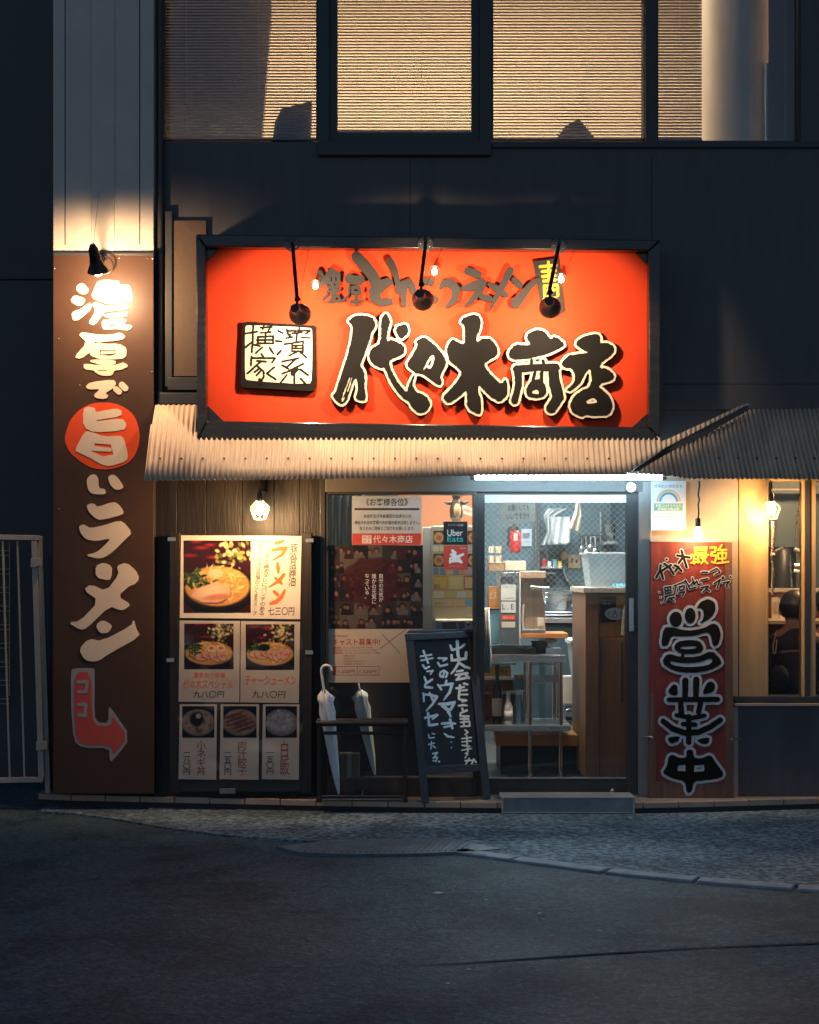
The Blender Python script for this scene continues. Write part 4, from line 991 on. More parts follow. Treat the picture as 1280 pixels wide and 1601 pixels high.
MB().tube(ring, .0045, 6).build('cable_coil', 'lampblack', t, smooth='auto')
MB().tube([W(145, 393, -.56), W(141, 384, -.56), W(146, 380, -.56), W(148, 388, -.56)], .005, 6).build('hook', 'lampblack', t, smooth='auto')
MB().tube([W(146, 383, -.65), W(149, 355, -.25), W(155, 300, -.12)], .0014, 4).build('cable', 'lampblack', t)
lamp('pilaster_lamp_light', 'SPOT', c + ax * .13, 62, (1.0, 0.62, 0.34), t, aim=(0.0, .92, -.40), spot_size=R(168), spot_blend=.25, shadow_soft_size=0.035)

# ================================================================ AWNINGS
def corrugated(name, parent, mat, topf, botf, yf, px0, px1, pitch, amp):
    n_ = 8; xs = np.arange(WX(px0, -.45), WX(px1, -.45), pitch / n_); rows = []
    for i, x in enumerate(xs):
        o = amp * math.cos(2 * math.pi * i / n_)
        def solve(fn):
            py = 700.0
            for _ in range(6):
                y = yf(py); px = x * S / kk(y) + 640; py = fn(px)
            return py
        a, b = solve(topf), solve(botf)
        if b - a < 1.0: rows.append(None); continue
        col = []
        for q in range(5):
            py = a + (b - a) * q / 4; w_ = mnoise.noise(Vector((x * 1.7, q * .35, 2.0))) * .004 + mnoise.noise(Vector((x * 9, q * .5, 5.0))) * .001; y = yf(py) - o + w_; col.append((x, y, H - (py - YH) / S * kk(yf(py)) + o * .25))
        rows.append(col)
    mb = MB(); idx = {}
    for i, col in enumerate(rows):
        if col: idx[i] = len(mb.v); mb.v += col
    for i in range(len(rows) - 1):
        if i in idx and i + 1 in idx:
            for q in range(4): mb.f.append((idx[i] + q, idx[i] + q + 1, idx[i + 1] + q + 1, idx[i + 1] + q))
    o = mb.build(name, mat, parent, smooth=True)
    so = o.modifiers.new('thickness', 'SOLIDIFY'); so.thickness = 0.002
    return o
yA = lambda py: -0.13 - 0.32 * (py - 633) / 115
yB = lambda py: -0.02 - 0.43 * (py - 634) / 116
def topA(px):
    if px < 238: return 664
    if px < 308: return 633
    if px < 1032: return 676
    return float(np.interp(px, [1032, 1040, 1165], [690, 688, 631]))
def botA(px):
    if px < 980: return float(np.interp(px, [228, 400, 640, 740, 980], [751, 750, 746, 743, 742]))
    return float(np.interp(px, [980, 1038, 1165], [741, 701, 634]))
aw = thing('awning', 'cream corrugated metal awning strip under the big red sign', 'awning', W(620, 745, -.3))
corrugated('sheet', aw, 'corr', topA, botA, yA, 226, 1190, 0.0335, 0.0085)
scatter('screw', 'bronze', aw, [W(250 + i * 33.4, 717, yA(717) - .010) for i in range(22)], .0075)
aw2 = thing('awning', 'steeper dim corrugated awning rising over the dining window', 'awning', W(1180, 745, -.3))
topB = lambda px: float(np.interp(px, [985, 1001, 1034, 1069, 1111, 1172, 1700], [745, 735, 715, 696, 675, 641, 634]))
botB = lambda px: float(np.interp(px, [985, 1041, 1074, 1700], [741, 743, 748.5, 752]))
corrugated('sheet', aw2, 'corr2', topB, botB, yB, 985, 2940, 0.0302, 0.0135)
MB().add([W(982, 741, yB(741) + .03), W(1041, 700, yB(700) + .03), W(1166, 633, .0), W(1174, 641, .0), W(1111, 676, yB(676) + .03), W(1034, 716, yB(716) + .03), W(1001, 736, yB(736) + .03)], [(0, 1, 5, 6), (1, 2, 3, 4), (1, 4, 5)]).build('valley_flashing', 'flash', aw2)
scatter('screw', 'bronze', aw2, [W(1123 + i * 30, 716, yB(716) - .012) for i in range(6)], .007)

# tube lamp under the awning
t = thing('tube_light', 'bright white tube lamp mounted under the awning above the sliding door', 'lamp', W(888, 748, -.36))
MB().tube([W(742, 746.5, -.37), W(1034, 746.5, -.37)], .014, 12).build('tube', 'led', t, smooth='auto')
MB().box(WX(741, -.37), WX(1035, -.37), -.39, -.34, WZ(741.5, -.37), WZ(741.5, -.37) + .02).build('housing', 'lampwhite', t, .003)
for a, b in ((735, 742), (1034, 1041)): MB().tube([W(a, 746.5, -.37), W(b, 746.5, -.37)], .017, 12).build('end_cap', 'lampwhite', t, smooth='auto')
t = thing('sensor_light', 'small round glowing lamp on the lintel near the door corner', 'lamp', W(986, 762, -.04))
MB().lathe([(.034, 0), (.034, .012), (.030, .016)], W(986, 762, -.035), 24, (0, -1, 0)).build('housing', 'lampwhite', t, smooth='auto')
MB().lathe([(.029, .0165), (.02, .024), (0, .026)], W(986, 762, -.035), 24, (0, -1, 0)).build('diffuser', 'ledsmall', t, smooth=True)

# caged bulbs
def caged(px, py, y, label, hang=None, cage=True, e=9, wall=False):
    t = thing('caged_bulb', label, 'lamp', W(px, py, y), 'hanging bare bulbs')
    c = W(px, py, y)
    MB().lathe([(0, .062), (.012, .062), (.018, .05), (.018, .098), (.014, .108), (0, .108)][1:], c, 14).build('socket', 'lampblack', t, smooth='auto')
    MB().lathe([(0, -.034), (.016, -.03), (.027, -.014), (.03, .004), (.024, .028), (.014, .05)], c, 18).build('bulb', 'bulb', t, smooth=True)
    if cage:
        mb = MB()
        for i in range(8):
            a = 2 * math.pi * i / 8; u = Vector((math.cos(a), math.sin(a), 0))
            mb.tube([c + u * .018 + Vector((0, 0, .06)), c + u * .058 + Vector((0, 0, .018)), c + u * .058 + Vector((0, 0, -.0)), c + u * .034 + Vector((0, 0, -.062))], .0024, 5)
        mb.tube([c + Vector((.034 * math.cos(a), .034 * math.sin(a), -.062)) for a in np.linspace(0, 2 * math.pi, 17)], .0024, 5)
        mb.build('cage', 'brass', t)
    if hang:
        pts = [c + Vector((0, 0, .105))]; top_ = W(hang[0], hang[1], y)
        for i in range(1, 9):
            q = pts[0].lerp(top_, i / 8); pts.append(q + Vector((random.uniform(-.005, .005) * (i < 8), 0, 0)))
        MB().tube(pts, .0058, 6).build('cord', 'lampblack', t, smooth='auto')
    if wall: MB().tube([c + Vector((0, 0, .1)), c + Vector((0, .02, .125)), Vector((c.x, 0.0, c.z + .13))], .011, 8).build('arm', 'lampblack', t, smooth='auto')
    lamp('caged_bulb_light', 'SPOT', c + Vector((0, -.045, -.02)), e * 1.6, (1.0, .58, .26), t, aim=(0, .94, -.34), spot_size=R(170), spot_blend=.3, shadow_soft_size=.03)
    return t
caged(406, 797, -.40, 'glowing bulb in a wire cage on the wall above the menu board', cage=True, e=44, wall=True)
caged(1091, 836, -.16, 'bare glowing bulb on a kinked cord above the red board', hang=(1093, 752), cage=False, e=5.5)
caged(1205, 797, -.14, 'glowing bulb in a wire cage with a rope dangling from it', hang=(1205, 752), cage=True, e=20)
t = thing('rope', 'twisted rope dangling from the caged bulb before the dining window', 'rope', W(1208, 930, -.13))
pts = []
for i in range(90):
    py = 816 + i * 1.29; a = i * .85
    pts.append(W(1207.5 + .5 * math.sin(i * .13), py, -.14) + Vector((.006 * math.cos(a), .006 * math.sin(a), 0)))
MB().tube(pts, .0042, 5).build('strand', 'rope', t)
pts2 = [p + Vector((-.006 * math.cos(i * .85) * 2, -.006 * math.sin(i * .85) * 2, 0)) for i, p in enumerate(pts)]
MB().tube(pts2, .0042, 5).build('strand', 'rope', t)
MB().ball(W(1208, 868, -.14), .016).build('knot', 'rope', t, smooth=True)

# ================================================================ MENU BOARD AND ITS SHEETS
def canvas(w, h, c): a = np.zeros((h, w, 3)); a[:] = c; return a
def uv(a): h, w = a.shape[:2]; return np.meshgrid((np.arange(w) + .5) / w, (np.arange(h) + .5) / h)
def blob(a, cx, cy, rx, ry, c, soft=.12, rot=0, wob=0.0, seed=0):
    X, Y = uv(a); dx, dy = X - cx, Y - cy; t = R(rot)
    u = (dx * math.cos(t) + dy * math.sin(t)) / rx; v = (-dx * math.sin(t) + dy * math.cos(t)) / ry
    r = np.hypot(u, v)
    if wob: an = np.arctan2(v, u); r = r * (1 + wob * (np.sin(3 * an + seed) + .6 * np.sin(7 * an + 2 * seed)))
    m = np.clip((1 - r) / soft + .5, 0, 1)[..., None]; a[:] = a * (1 - m) + np.array(c) * m; return a
def grain(a, amp, g): a += g.normal(size=a.shape[:2] + (1,)) * amp; return a

def ramen(w, h, seed, kind=0):
    g = np.random.default_rng(seed); a = canvas(w, h, (52, 16, 20))
    for _ in range(7): blob(a, g.random(), g.random() * .35 if kind == 0 else g.random() * .3, .05 + .06 * g.random(), .02, (150, 30, 28), 1.2)
    for _ in range(60): blob(a, .72 + .2 * g.normal() * .6, .16 + .12 * g.normal(), .035, .022, [(150, 150, 70), (205, 190, 130), (95, 105, 55), (225, 215, 170)][g.integers(4)], .7, g.random() * 180)
    cy, ry = (.64, .32) if kind == 0 else (.66, .30)
    blob(a, .5, cy + .04, .56, ry + .03, (16, 12, 14), .04); blob(a, .5, cy, .52, ry, (28, 20, 18), .05); blob(a, .5, cy - .01, .48, ry - .045, (206, 150, 82), .1)
    for _ in range(170):
        t = g.random() * 6.28; r = g.random() ** .5
        blob(a, .54 + .36 * r * math.cos(t), cy - .05 + (ry - .09) * r * math.sin(t), .075, .011, [(238, 190, 110), (220, 165, 85), (250, 214, 140), (188, 130, 62)][g.integers(4)], .7, g.normal() * 40)
    for _ in range(40): blob(a, .2 + .1 * g.normal(), cy - .1 + .07 * g.normal(), .05, .018, [(36, 62, 34), (58, 84, 44), (22, 40, 26), (90, 110, 60)][g.integers(4)], .5, g.random() * 180)
    if kind == 0:
        blob(a, .44, cy + .10, .29, .135, (120, 70, 50), .08, -8, .05, 1); blob(a, .43, cy + .085, .29, .13, (228, 176, 140), .12, -8, .05, 1); blob(a, .40, cy + .06, .2, .07, (240, 200, 165), .9, -8); blob(a, .52, cy + .14, .2, .04, (205, 130, 105), .7, -5)
        blob(a, .47, cy - .18, .11, .07, (235, 200, 150), .4)
    else:
        for i in range(4 if kind == 1 else 7):
            x, y = (.36 + .13 * i, cy + .08 - .035 * (i % 2)) if kind == 1 else (.22 + .1 * i, cy + .03 * math.sin(i * 2.1))
            blob(a, x, y, .15, .085, (120, 70, 55), .15, 20 * i); blob(a, x, y - .01, .14, .078, (222, 165, 135), .25, 20 * i); blob(a, x + .02, y, .06, .03, (196, 120, 100), .8)
        if kind == 1:
            for x in (.55, .74): blob(a, x, cy - .12, .085, .07, (240, 225, 205), .15); blob(a, x, cy - .12, .055, .042, (230, 120, 40), .3)
        else: blob(a, .38, cy - .15, .12, .08, (20, 40, 28), .2)
    return grain(a, 5, g)
def sidedish(w, h, seed, kind):
    g = np.random.default_rng(seed); a = canvas(w, h, (16, 20, 30))
    blob(a, .5, .52, .52, .42, (120, 112, 104), .06); blob(a, .5, .5, .46, .36, (150, 132, 118) if kind < 2 else (110, 116, 126), .1)
    for _ in range(70):
        t = g.random() * 6.28; r = g.random() ** .5
        c = [[(132, 104, 92), (160, 140, 120), (100, 84, 80)], [(150, 112, 96), (120, 86, 76), (170, 140, 122)], [(150, 152, 156), (128, 134, 144), (168, 168, 168)]][kind][g.integers(3)]
        blob(a, .5 + .4 * r * math.cos(t), .5 + .3 * r * math.sin(t), .1, .05, c, .6, g.random() * 180)
    if kind == 0: blob(a, .45, .42, .2, .22, (24, 28, 36), .3); blob(a, .5, .32, .08, .08, (170, 170, 168), .3)
    if kind == 1:
        for i in range(5): blob(a, .3 + .1 * i, .3 + .1 * i, .34, .05, (96, 62, 58), .7, -20)
    return grain(a, 4, g)

MY = -0.115
mbd = thing('menu_board', 'dark framed board carrying six ramen menu sheets on the boarded wall', 'menu board', W(377, 1245, MY))
MB().pbox(270, 836, 481, 1228, MY, -0.06).build('backing', 'black', mbd, .003)
for q in ((265, 833, 281, 1240), (471, 833, 487, 1240)): MB().pbox(*q, MY - .006, -0.05).build('post', 'wallwood', mbd, .003)
MB().pbox(281, 1219, 471, 1238, MY - .003, -0.05).build('bottom_rail', 'black', mbd, .003)
MB().pbox(343, 1233, 368, 1241, MY - .02, -0.05).build('plate', 'greyalu', mbd, .002)
for a, b in ((266, 1032), (483, 1020), (268, 843), (484, 845)): MB().pbox(a - 6, b - 3, a + 6, b + 3, MY - .012, MY - .006).build('clip', 'steel', mbd, .001)
SHT = []
def sheet_thing(name, label, cat, poly, mat, y=MY - .004, group='ramen menu sheets on the board', th=.0025):
    xs = [p[0] for p in poly]; ys = [p[1] for p in poly]
    t = thing(name, label, cat, W(sum(xs) / len(xs), max(ys), y), group)
    MB().prism(poly, y - th, y).build('sheet', mat, t)
    t['py'] = 0; del t['py']
    return t
yP = MY - .007
t = sheet_thing('menu_sheet', 'large top menu sheet with a bowl photo and orange ramen lettering', 'menu', [(283, 837), (471, 838), (469, 968), (281, 966)], 'paper')
printed('photo', t, 287, 845, 392, 958, ramen(112, 120, 2, 0), yP - .0005, 'printgloss')
Flat().text('豚骨醤油', 452, 850, 464, 917, .012, .06, 0, .5, .92, True, seed=1).text('七三〇円', 419, 949, 460, 962, .03, .05, wob=.4, seed=2).text('キレのある醤油ダレにパンチのある', 410, 844, 419, 962, .012, .1, 0, .35, .95, True, seed=3).text('豚骨スープ当店自慢のこくまろスープ', 399, 844, 407, 962, .012, .1, 0, .35, .95, True, seed=4).build('lettering', 'txtblack', t, yP)
ra = Ink().crop(240, 740, 270 / 1201)
ra.st((848, 486, 11), (880, 478, 13), (905, 470, 8)).st((828, 535, 12), (880, 525, 14), (920, 520, 14), (895, 565, 12), (830, 604, 5)).st((862, 625, 10), (866, 660, 14), (868, 690, 8)).st((905, 705, 12), (870, 750, 13), (805, 790, 5)).st((845, 728, 8), (880, 755, 12), (890, 768, 8)).st((838, 822, 11), (862, 845, 12)).st((815, 905, 12), (850, 895, 15), (890, 860, 14), (912, 815, 9))
Flat().ink(ra, res=.35).build('orange_lettering', 'txtorange', t, yP)
t = sheet_thing('menu_sheet', 'second row menu sheet with egg topped bowl and orange special lettering', 'menu', [(281, 970), (375, 971), (374, 1098), (279, 1097)], 'paperdark')
printed('photo', t, 288, 975, 365, 1046, ramen(80, 76, 5, 1), yP - .0005, 'printgloss')
Flat().text('濃厚魚介豚骨', 302, 1051, 352, 1060, .02, .05, wob=.3).text('代々木スペシャル', 286, 1062, 364, 1077, .035, .1, wob=.5).build('orange_lettering', 'txtorange', t, yP)
Flat().text('九八〇円', 302, 1080, 350, 1091, .04, .08, wob=.4).build('lettering', 'txtblack', t, yP)
t = sheet_thing('menu_sheet', 'second row menu sheet with sliced pork bowl below the orange ramen sheet', 'menu', [(376.5, 971), (469, 972), (467, 1099), (375.5, 1098)], 'paperdark')
printed('photo', t, 384, 976, 460, 1047, ramen(80, 76, 8, 2), yP - .0005, 'printgloss')
Flat().text('チャーシューメン', 383, 1056, 463, 1072, .035, .1, wob=.5).build('orange_lettering', 'txtorange', t, yP)
Flat().text('九八〇円', 394, 1080, 446, 1091, .04, .08, wob=.4).build('lettering', 'txtblack', t, yP)
for i, (a, b, lab, word, pr, kd) in enumerate([(280, 339, 'small bottom menu sheet priced 280 with an egg rice bowl', '小ネギ丼', '二八〇円', 0), (344, 405, 'small bottom menu sheet priced 250 with sliced meat', '肉汁餃子', '二五〇円', 1), (410, 468, 'small bottom menu sheet priced 150 with a bowl of white rice', '白飯', '一五〇円', 2)]):
    t = sheet_thing('menu_sheet', lab, 'menu', [(a + 1, 1101), (b, 1101), (b - 1, 1219), (a - 1, 1218)], 'paperdark')
    printed('photo', t, a + 5, 1104, b - 4, 1153, sidedish(56, 50, 20 + i, kd), yP - .0005, 'printgloss')
    Flat().text(pr, a + 6, 1176, a + 18, 1211, .03, 0, wob=.3, vert=True, line=.9).build('lettering', 'txtblack', t, yP)
    Flat().text(word, a + 27, 1158, a + 42, 1212, .02, 0, wob=.4, vert=True, line=.9, seed=i).build('orange_lettering', 'txtbrown', t, yP)
# glossy film over the sheets
t = thing('plastic_film', 'wrinkled clear plastic film taped over the lower menu sheets', 'film', W(375, 1220, MY - .012))
mb = MB(); nx_, ny_ = 26, 30; vs = []
for j in range(ny_):
    for i in range(nx_):
        px = 277 + 196 * i / (nx_ - 1); py = 969 + 252 * j / (ny_ - 1)
        vs.append(W(px, py, MY - .014 - .008 * mnoise.noise(Vector((px * .03, py * .03, 1))) - .004 * mnoise.noise(Vector((px * .11, py * .09, 4)))))
mb.add(vs, [(j * nx_ + i, (j + 1) * nx_ + i, (j + 1) * nx_ + i + 1, j * nx_ + i + 1) for j in range(ny_ - 1) for i in range(nx_ - 1)])
mb.build('film', glassm('clear_film', (.97, .97, .97), .045, .08), t, smooth=True)

# ================================================================ POSTERS ON THE SHOP WINDOW
PY = 0.026
t = thing('notice', 'white customer notice with a red shop name band taped inside the glass', 'notice', W(605, 852, PY))
MB().prism([(550, 776), (659, 776), (658, 852), (550, 852)], PY - .002, PY).build('sheet', 'thinwhite', t)
Flat().rect(550.5, 834, 658.5, 852).build('red_band', 'arrowred', t, PY - .003)
Flat().text('《お客様各位》', 572, 779, 637, 791, .03).text('未成年及び年齢確認の出来ない方', 568, 804, 643, 810, .02).text('運転されるお客様へのお酒の販売は致しません。', 554, 814, 656, 820, .02).text('皆さまのご理解とご協力をお願いします。', 562, 823, 648, 829, .02).rect(554, 794.5, 655, 797.5).build('lettering', 'txtblack', t, PY - .0035)
fl = Flat().text('代々木商店', 583, 837, 645, 849, .05).rect(566, 837, 580.5, 849.5); fl.build('band_lettering', 'txtwhite', t, PY - .004)
Flat().text('横濱\n家系', 567, 837.5, 579.5, 849).build('band_seal', 'arrowred', t, PY - .0045)

t = thing('recruiting_poster', 'large recruiting poster with a dark photo collage above a cream text panel', 'poster', W(585, 1067, PY))
MB().pbox(509.5, 852.5, 661, 1067, PY - .0015, PY).build('sheet', 'thinpaper', t)
g = np.random.default_rng(11); im = canvas(152, 132, (30, 24, 24)); ch, cw = 22, 22
for r_ in range(6):
    for c_ in range(7):
        sub = im[r_ * ch:(r_ + 1) * ch, c_ * cw:(c_ + 1) * cw]
        if sub.size == 0: continue
        base = [(62, 50, 44), (40, 36, 40), (92, 74, 58), (30, 30, 34), (70, 40, 38), (108, 96, 84)][g.integers(6)]
        sub[:] = base
        for _ in range(g.integers(1, 4)):
            x, y = g.random(), .35 + .3 * g.random(); s_ = .12 + .08 * g.random()
            blob(sub, x, y + .45, s_ * 2, .38, [(22, 22, 26), (60, 26, 26), (110, 104, 100)][g.integers(3)], .2)
            blob(sub, x, y - .02, s_ * 1.15, s_ * 1.2, (18, 14, 14), .2); blob(sub, x, y + .04, s_ * .85, s_ * .95, (150, 104, 82), .3)
X_, Y_ = uv(im); m_ = np.clip((1 - np.hypot((X_ - .47) / .31, (Y_ - .44) / .31) + .04 * np.sin(9 * np.arctan2(Y_ - .44, X_ - .47))) / .1, 0, 1)[..., None]
im = im * (1 - m_ * .75) + np.array((74, 20, 20)) * m_ * .75; grain(im, 7, g); im *= .8
printed('collage', t, 509.5, 852.5, 661, 983, im, PY - .0025)
Flat().text('自分の元気が、', 592, 897, 599, 948, 0, vert=True, line=.95).text('誰かの元気に', 581, 897, 588, 944, 0, vert=True, line=.95).text('なっている。', 570, 897, 577, 936, 0, vert=True, line=.95).build('collage_lettering', 'txtwhite', t, PY - .0035)
fl = Flat().text('キャスト募集中!', 520, 998, 594, 1009, .03)
for i, wd in enumerate((62, 70, 74)): fl.text('募集職種　ホール・キッチンスタッフ時給', 520, 1011 + i * 4.2, 520 + wd, 1014 + i * 4.2)
fl.text('採用情報', 521, 993, 543, 996); fl.rect(520, 1041.5, 525.5, 1055.5); fl.build('red_lettering', 'txtred', t, PY - .002)
fl = Flat()
for a in ((525.5, 1041.5, 592.5, 1042.2), (525.5, 1055, 592.5, 1055.7), (592, 1041.5, 592.7, 1055.7), (558, 1042, 558.6, 1055)): fl.rect(*a)
fl.text('1,220円', 529, 1047, 554, 1053, .03).text('1,525円', 562, 1047, 588, 1053, .03)
for i, wd in enumerate((18, 16, 34, 34)): fl.text('応募電話 受付担当まで', 537, 1024 + i * 4.3, 537 + wd, 1026.6 + i * 4.3)
sl = Ink().crop(0, 0, 1).st((594, 1014), (634, 984), r=.5).st((597, 991), (625, 1021), r=.5); fl.ink(sl, res=.25)
fl.build('lettering', 'txtbrown', t, PY - .0022)

t = thing('sticker', 'black delivery sticker with white and teal lettering on the shop window', 'sticker', W(712, 852, PY), 'delivery stickers on the glass')
MB().pbox(693, 815.5, 730.5, 852, PY - .002, PY).build('sheet', 'black', t)
Flat().text('デリバリー対応店', 700, 819.5, 724, 822.5).text('Uber', 699, 828, 723, 838, .015).build('lettering', 'txtwhite', t, PY - .003)
Flat().text('Eats', 699, 838.5, 724, 847, .015).build('teal_lettering', 'teal', t, PY - .003)
t = thing('sticker', 'red delivery sticker with a white running emblem below the black one', 'sticker', W(712, 891, PY), 'delivery stickers on the glass')
MB().pbox(693.5, 853, 731, 891, PY - .002, PY).build('sheet', 'arrowred', t)
em_ = Ink().crop(490, 750, 270 / 1280).st((1030, 525, 10), (1045, 545, 16)).st((1020, 555, 10), (1060, 575, 13), (1110, 552, 8)).st((1045, 575, 16), (1040, 600, 12)).st((1012, 612, 10), (1012, 580, 6), (1040, 580, 8)).st((1030, 602, 12), (1075, 600, 10), (1095, 612, 10), (1075, 582, 8))
Flat().ink(em_, res=.25).text('デリバリー', 702, 884, 724, 886.4).text('出前', 719, 856, 729, 857.8).build('emblem', 'txtwhite', t, PY - .003)

# ================================================================ CHALKBOARD
P3 = np.array([[664, 1255, 1], [762, 1250, 1], [634, 992, 1]], float); yv = np.linalg.solve(P3, np.array([-.262, -.135, -.075]))
yC = lambda a, b, o=0.0: float(yv @ np.array([a, b, 1])) + o
ab = thing('chalkboard', 'black framed marker board sign with white and blue handwriting leaning by the door', 'sign board', W(712, 1252, yC(712, 1252)))
def bar(poly, o0, o1, name, mat, bevel=.004):
    n = len(poly); f0 = [W(a, b, yC(a, b, o0)) for a, b in poly]; f1 = [W(a, b, yC(a, b, o1)) for a, b in poly]
    return MB().add(f0 + f1, [tuple(range(n)), tuple(range(2 * n - 1, n - 1, -1))] + [(i, n + i, n + (i + 1) % n, (i + 1) % n) for i in range(n)]).build(name, mat, ab, bevel)
bar([(633, 993), (645.5, 992), (671, 1255), (659, 1256)], -.012, .022, 'leg', 'boardframe')
bar([(730, 989), (742, 988), (767, 1249), (755, 1251)], -.012, .022, 'leg', 'boardframe')
bar([(632.5, 991), (742.5, 986), (743, 996.5), (633.5, 1002)], -.015, .023, 'top_rail', 'boardframe')
bar([(664, 1198), (751.5, 1194), (753, 1206), (665.3, 1210)], -.010, .02, 'bottom_rail', 'boardframe')
bar([(643, 1000), (731.5, 995), (751, 1196), (661, 1200)], .004, .012, 'panel', 'board', 0)
bar([(634, 990), (640, 985), (745, 983), (742, 988)], .0, .016, 'top_cap', 'boardframe')
hk = Flat(); hb = Flat()
c8 = (640, 970, 140 / 773)
c = Ink().crop(*c8)
c.st((352, 215, 7), (368, 255, 9), (440, 235, 8), (478, 205, 9)).st((412, 180, 12), (418, 300, 12), (425, 320, 10)).st((362, 300, 9), (366, 345, 10), (480, 330, 11)).st((490, 275, 10), (485, 330, 11))
c.st((425, 362, 9), (400, 410, 9), (362, 458, 7)).st((428, 365, 10), (480, 400, 10), (530, 415, 7)).st((410, 440, 8), (460, 432, 8)).st((400, 470, 8), (500, 455, 10)).st((445, 465, 8), (405, 512, 9), (515, 490, 9)).st((485, 470, 7), (515, 500, 7))
c.st((470, 545, 9), (500, 552, 7)).st((405, 585, 8), (470, 575, 8)).st((435, 560, 9), (425, 670, 8)).st((450, 605, 6), (495, 600, 7)).st((445, 640, 5), (500, 638, 7)).st((430, 680, 8), (490, 690, 7), (455, 700, 6)).st((425, 735, 7), (470, 730, 8), (495, 735, 6)).st((455, 760, 8), (465, 790, 7)).st((495, 775, 8), (440, 800, 7), (440, 825, 8), (510, 828, 7))
c.st((440, 850, 6), (510, 850, 6)).st((470, 845, 6), (470, 900, 6)).st((440, 880, 5), (515, 870, 6), (520, 910, 6), (440, 915, 5))
c.st((480, 945, 6), (505, 965, 5), (478, 985, 5)).st((450, 1020, 5), (535, 1010, 5)).st((452, 1048, 5), (530, 1040, 5)).st((495, 995, 5), (497, 1080, 5), (455, 1078, 5), (520, 1085, 5)).st((450, 1120, 5), (535, 1105, 5)).st((500, 1095, 5), (505, 1130, 5), (480, 1150, 4), (505, 1150, 4), (480, 1185, 4)).st((480, 1210, 5), (550, 1205, 5), (535, 1245, 5)).st((515, 1190, 5), (480, 1250, 4)).st((555, 1195, 5), (575, 1225, 5))
hk.ink(c, .35, rough=.25, res=.3)
d_ = Ink().crop(*c8)
d_.st((250, 325, 7), (320, 328, 8), (290, 350, 5)).st((245, 365, 7), (265, 395, 8), (325, 380, 8)).st((298, 450, 7), (290, 490, 7), (265, 480, 8), (265, 450, 7), (300, 430, 7), (328, 455, 8), (315, 490, 6)).st((318, 520, 8), (310, 545, 8)).st((245, 555, 8), (275, 595, 8)).st((255, 565, 6), (310, 555, 8), (370, 545, 11), (345, 620, 10), (295, 688, 4))
d_.st((255, 720, 8), (330, 720, 14), (390, 705, 10), (360, 760, 12), (330, 790, 8)).st((285, 735, 14), (330, 770, 14), (355, 830, 7)).st((280, 890, 9), (340, 885, 10), (395, 890, 8)).st((350, 855, 10), (370, 930, 8)).st((300, 920, 8), (350, 910, 8)).st((300, 975, 5), (330, 1000, 9), (385, 1008, 5))
d_.st((95, 310, 6), (190, 295, 6)).st((100, 345, 6), (200, 325, 6)).st((120, 262, 7), (160, 365, 8)).st((115, 385, 7), (135, 415, 8), (170, 400, 6)).st((150, 440, 5), (200, 435, 8), (180, 465, 4)).st((130, 490, 8), (145, 535, 9)).st((195, 510, 8), (135, 550, 8), (135, 575, 9), (195, 580, 8)).st((120, 630, 8), (125, 700, 6)).st((125, 640, 7), (180, 640, 9), (235, 660, 12), (200, 720, 9), (145, 780, 4)).st((175, 625, 8), (200, 690, 8))
d_.st((135, 840, 9), (240, 815, 10), (200, 850, 7)).st((160, 800, 8), (170, 905, 10), (240, 895, 9)).st((165, 985, 4), (170, 1015, 4), (212, 1010, 4)).st((195, 975, 4), (215, 980, 4)).st((165, 1070, 4), (215, 1058, 4)).st((190, 1045, 4), (185, 1110, 4)).st((200, 1080, 4), (225, 1100, 4)).st((200, 1150, 5), (240, 1140, 5), (205, 1190, 5), (240, 1180, 5), (230, 1215, 5), (205, 1210, 4)).st((255, 1218, 8)).st((360, 1050, 4)).st((362, 1098, 5))
hb.ink(d_, .35, rough=.25, res=.3)
hk.build('lettering', 'chalkwhite', ab, lambda a, b: yC(a, b, .0025)); hb.build('blue_lettering', 'chalkblue', ab, lambda a, b: yC(a, b, .0025))

# ================================================================ UMBRELLA RACK AND UMBRELLAS
ur = thing('umbrella_stand', 'black tubular steel umbrella rack on the ledge before the poster window', 'umbrella stand', W(566, 1255, -.2))
ya, yb = -.25, -.09
for (a, y) in ((499, ya), (633, ya), (499, yb), (633, yb)): MB().tube([(WX(a, ya), y, 0.0), (WX(a, ya), y, WZ(1131, ya))], .014, 12).build('post', 'lampblack', ur, smooth='auto')
MB().tube([(WX(499, ya), ya, WZ(1146, ya)), (WX(633, ya), ya, WZ(1146, ya))], .011, 12).build('rail', 'lampblack', ur, smooth='auto')
for py in (1131,):
    for y in (ya, yb): MB().tube([(WX(494, ya), y, WZ(py, ya)), (WX(637, ya), y, WZ(py, ya))], .019, 12).build('rail', 'lampblack', ur, smooth='auto')
    for a in (499, 633): MB().tube([(WX(a, ya), ya, WZ(py, ya)), (WX(a, ya), yb, WZ(py, ya))], .012, 10).build('side_bar', 'lampblack', ur, smooth='auto')
MB().tube([(WX(499, ya), ya, .035), (WX(633, ya), ya, .035)], .011, 10).build('rail', 'lampblack', ur, smooth='auto')
MB().box(WX(501, ya), WX(631, ya), ya + .012, yb - .01, .012, .02).build('drip_tray', 'steel', ur, .002)
for a in (566,): MB().box(WX(a, ya) - .004, WX(a, ya) + .004, ya, yb, .02, .05).build('divider', 'steel', ur)
for a in (499, 633): MB().lathe([(.018, 0), (.018, .03), (.013, .034)], (WX(a, ya), ya, 0), 12).build('foot', 'lampblack', ur, smooth='auto')

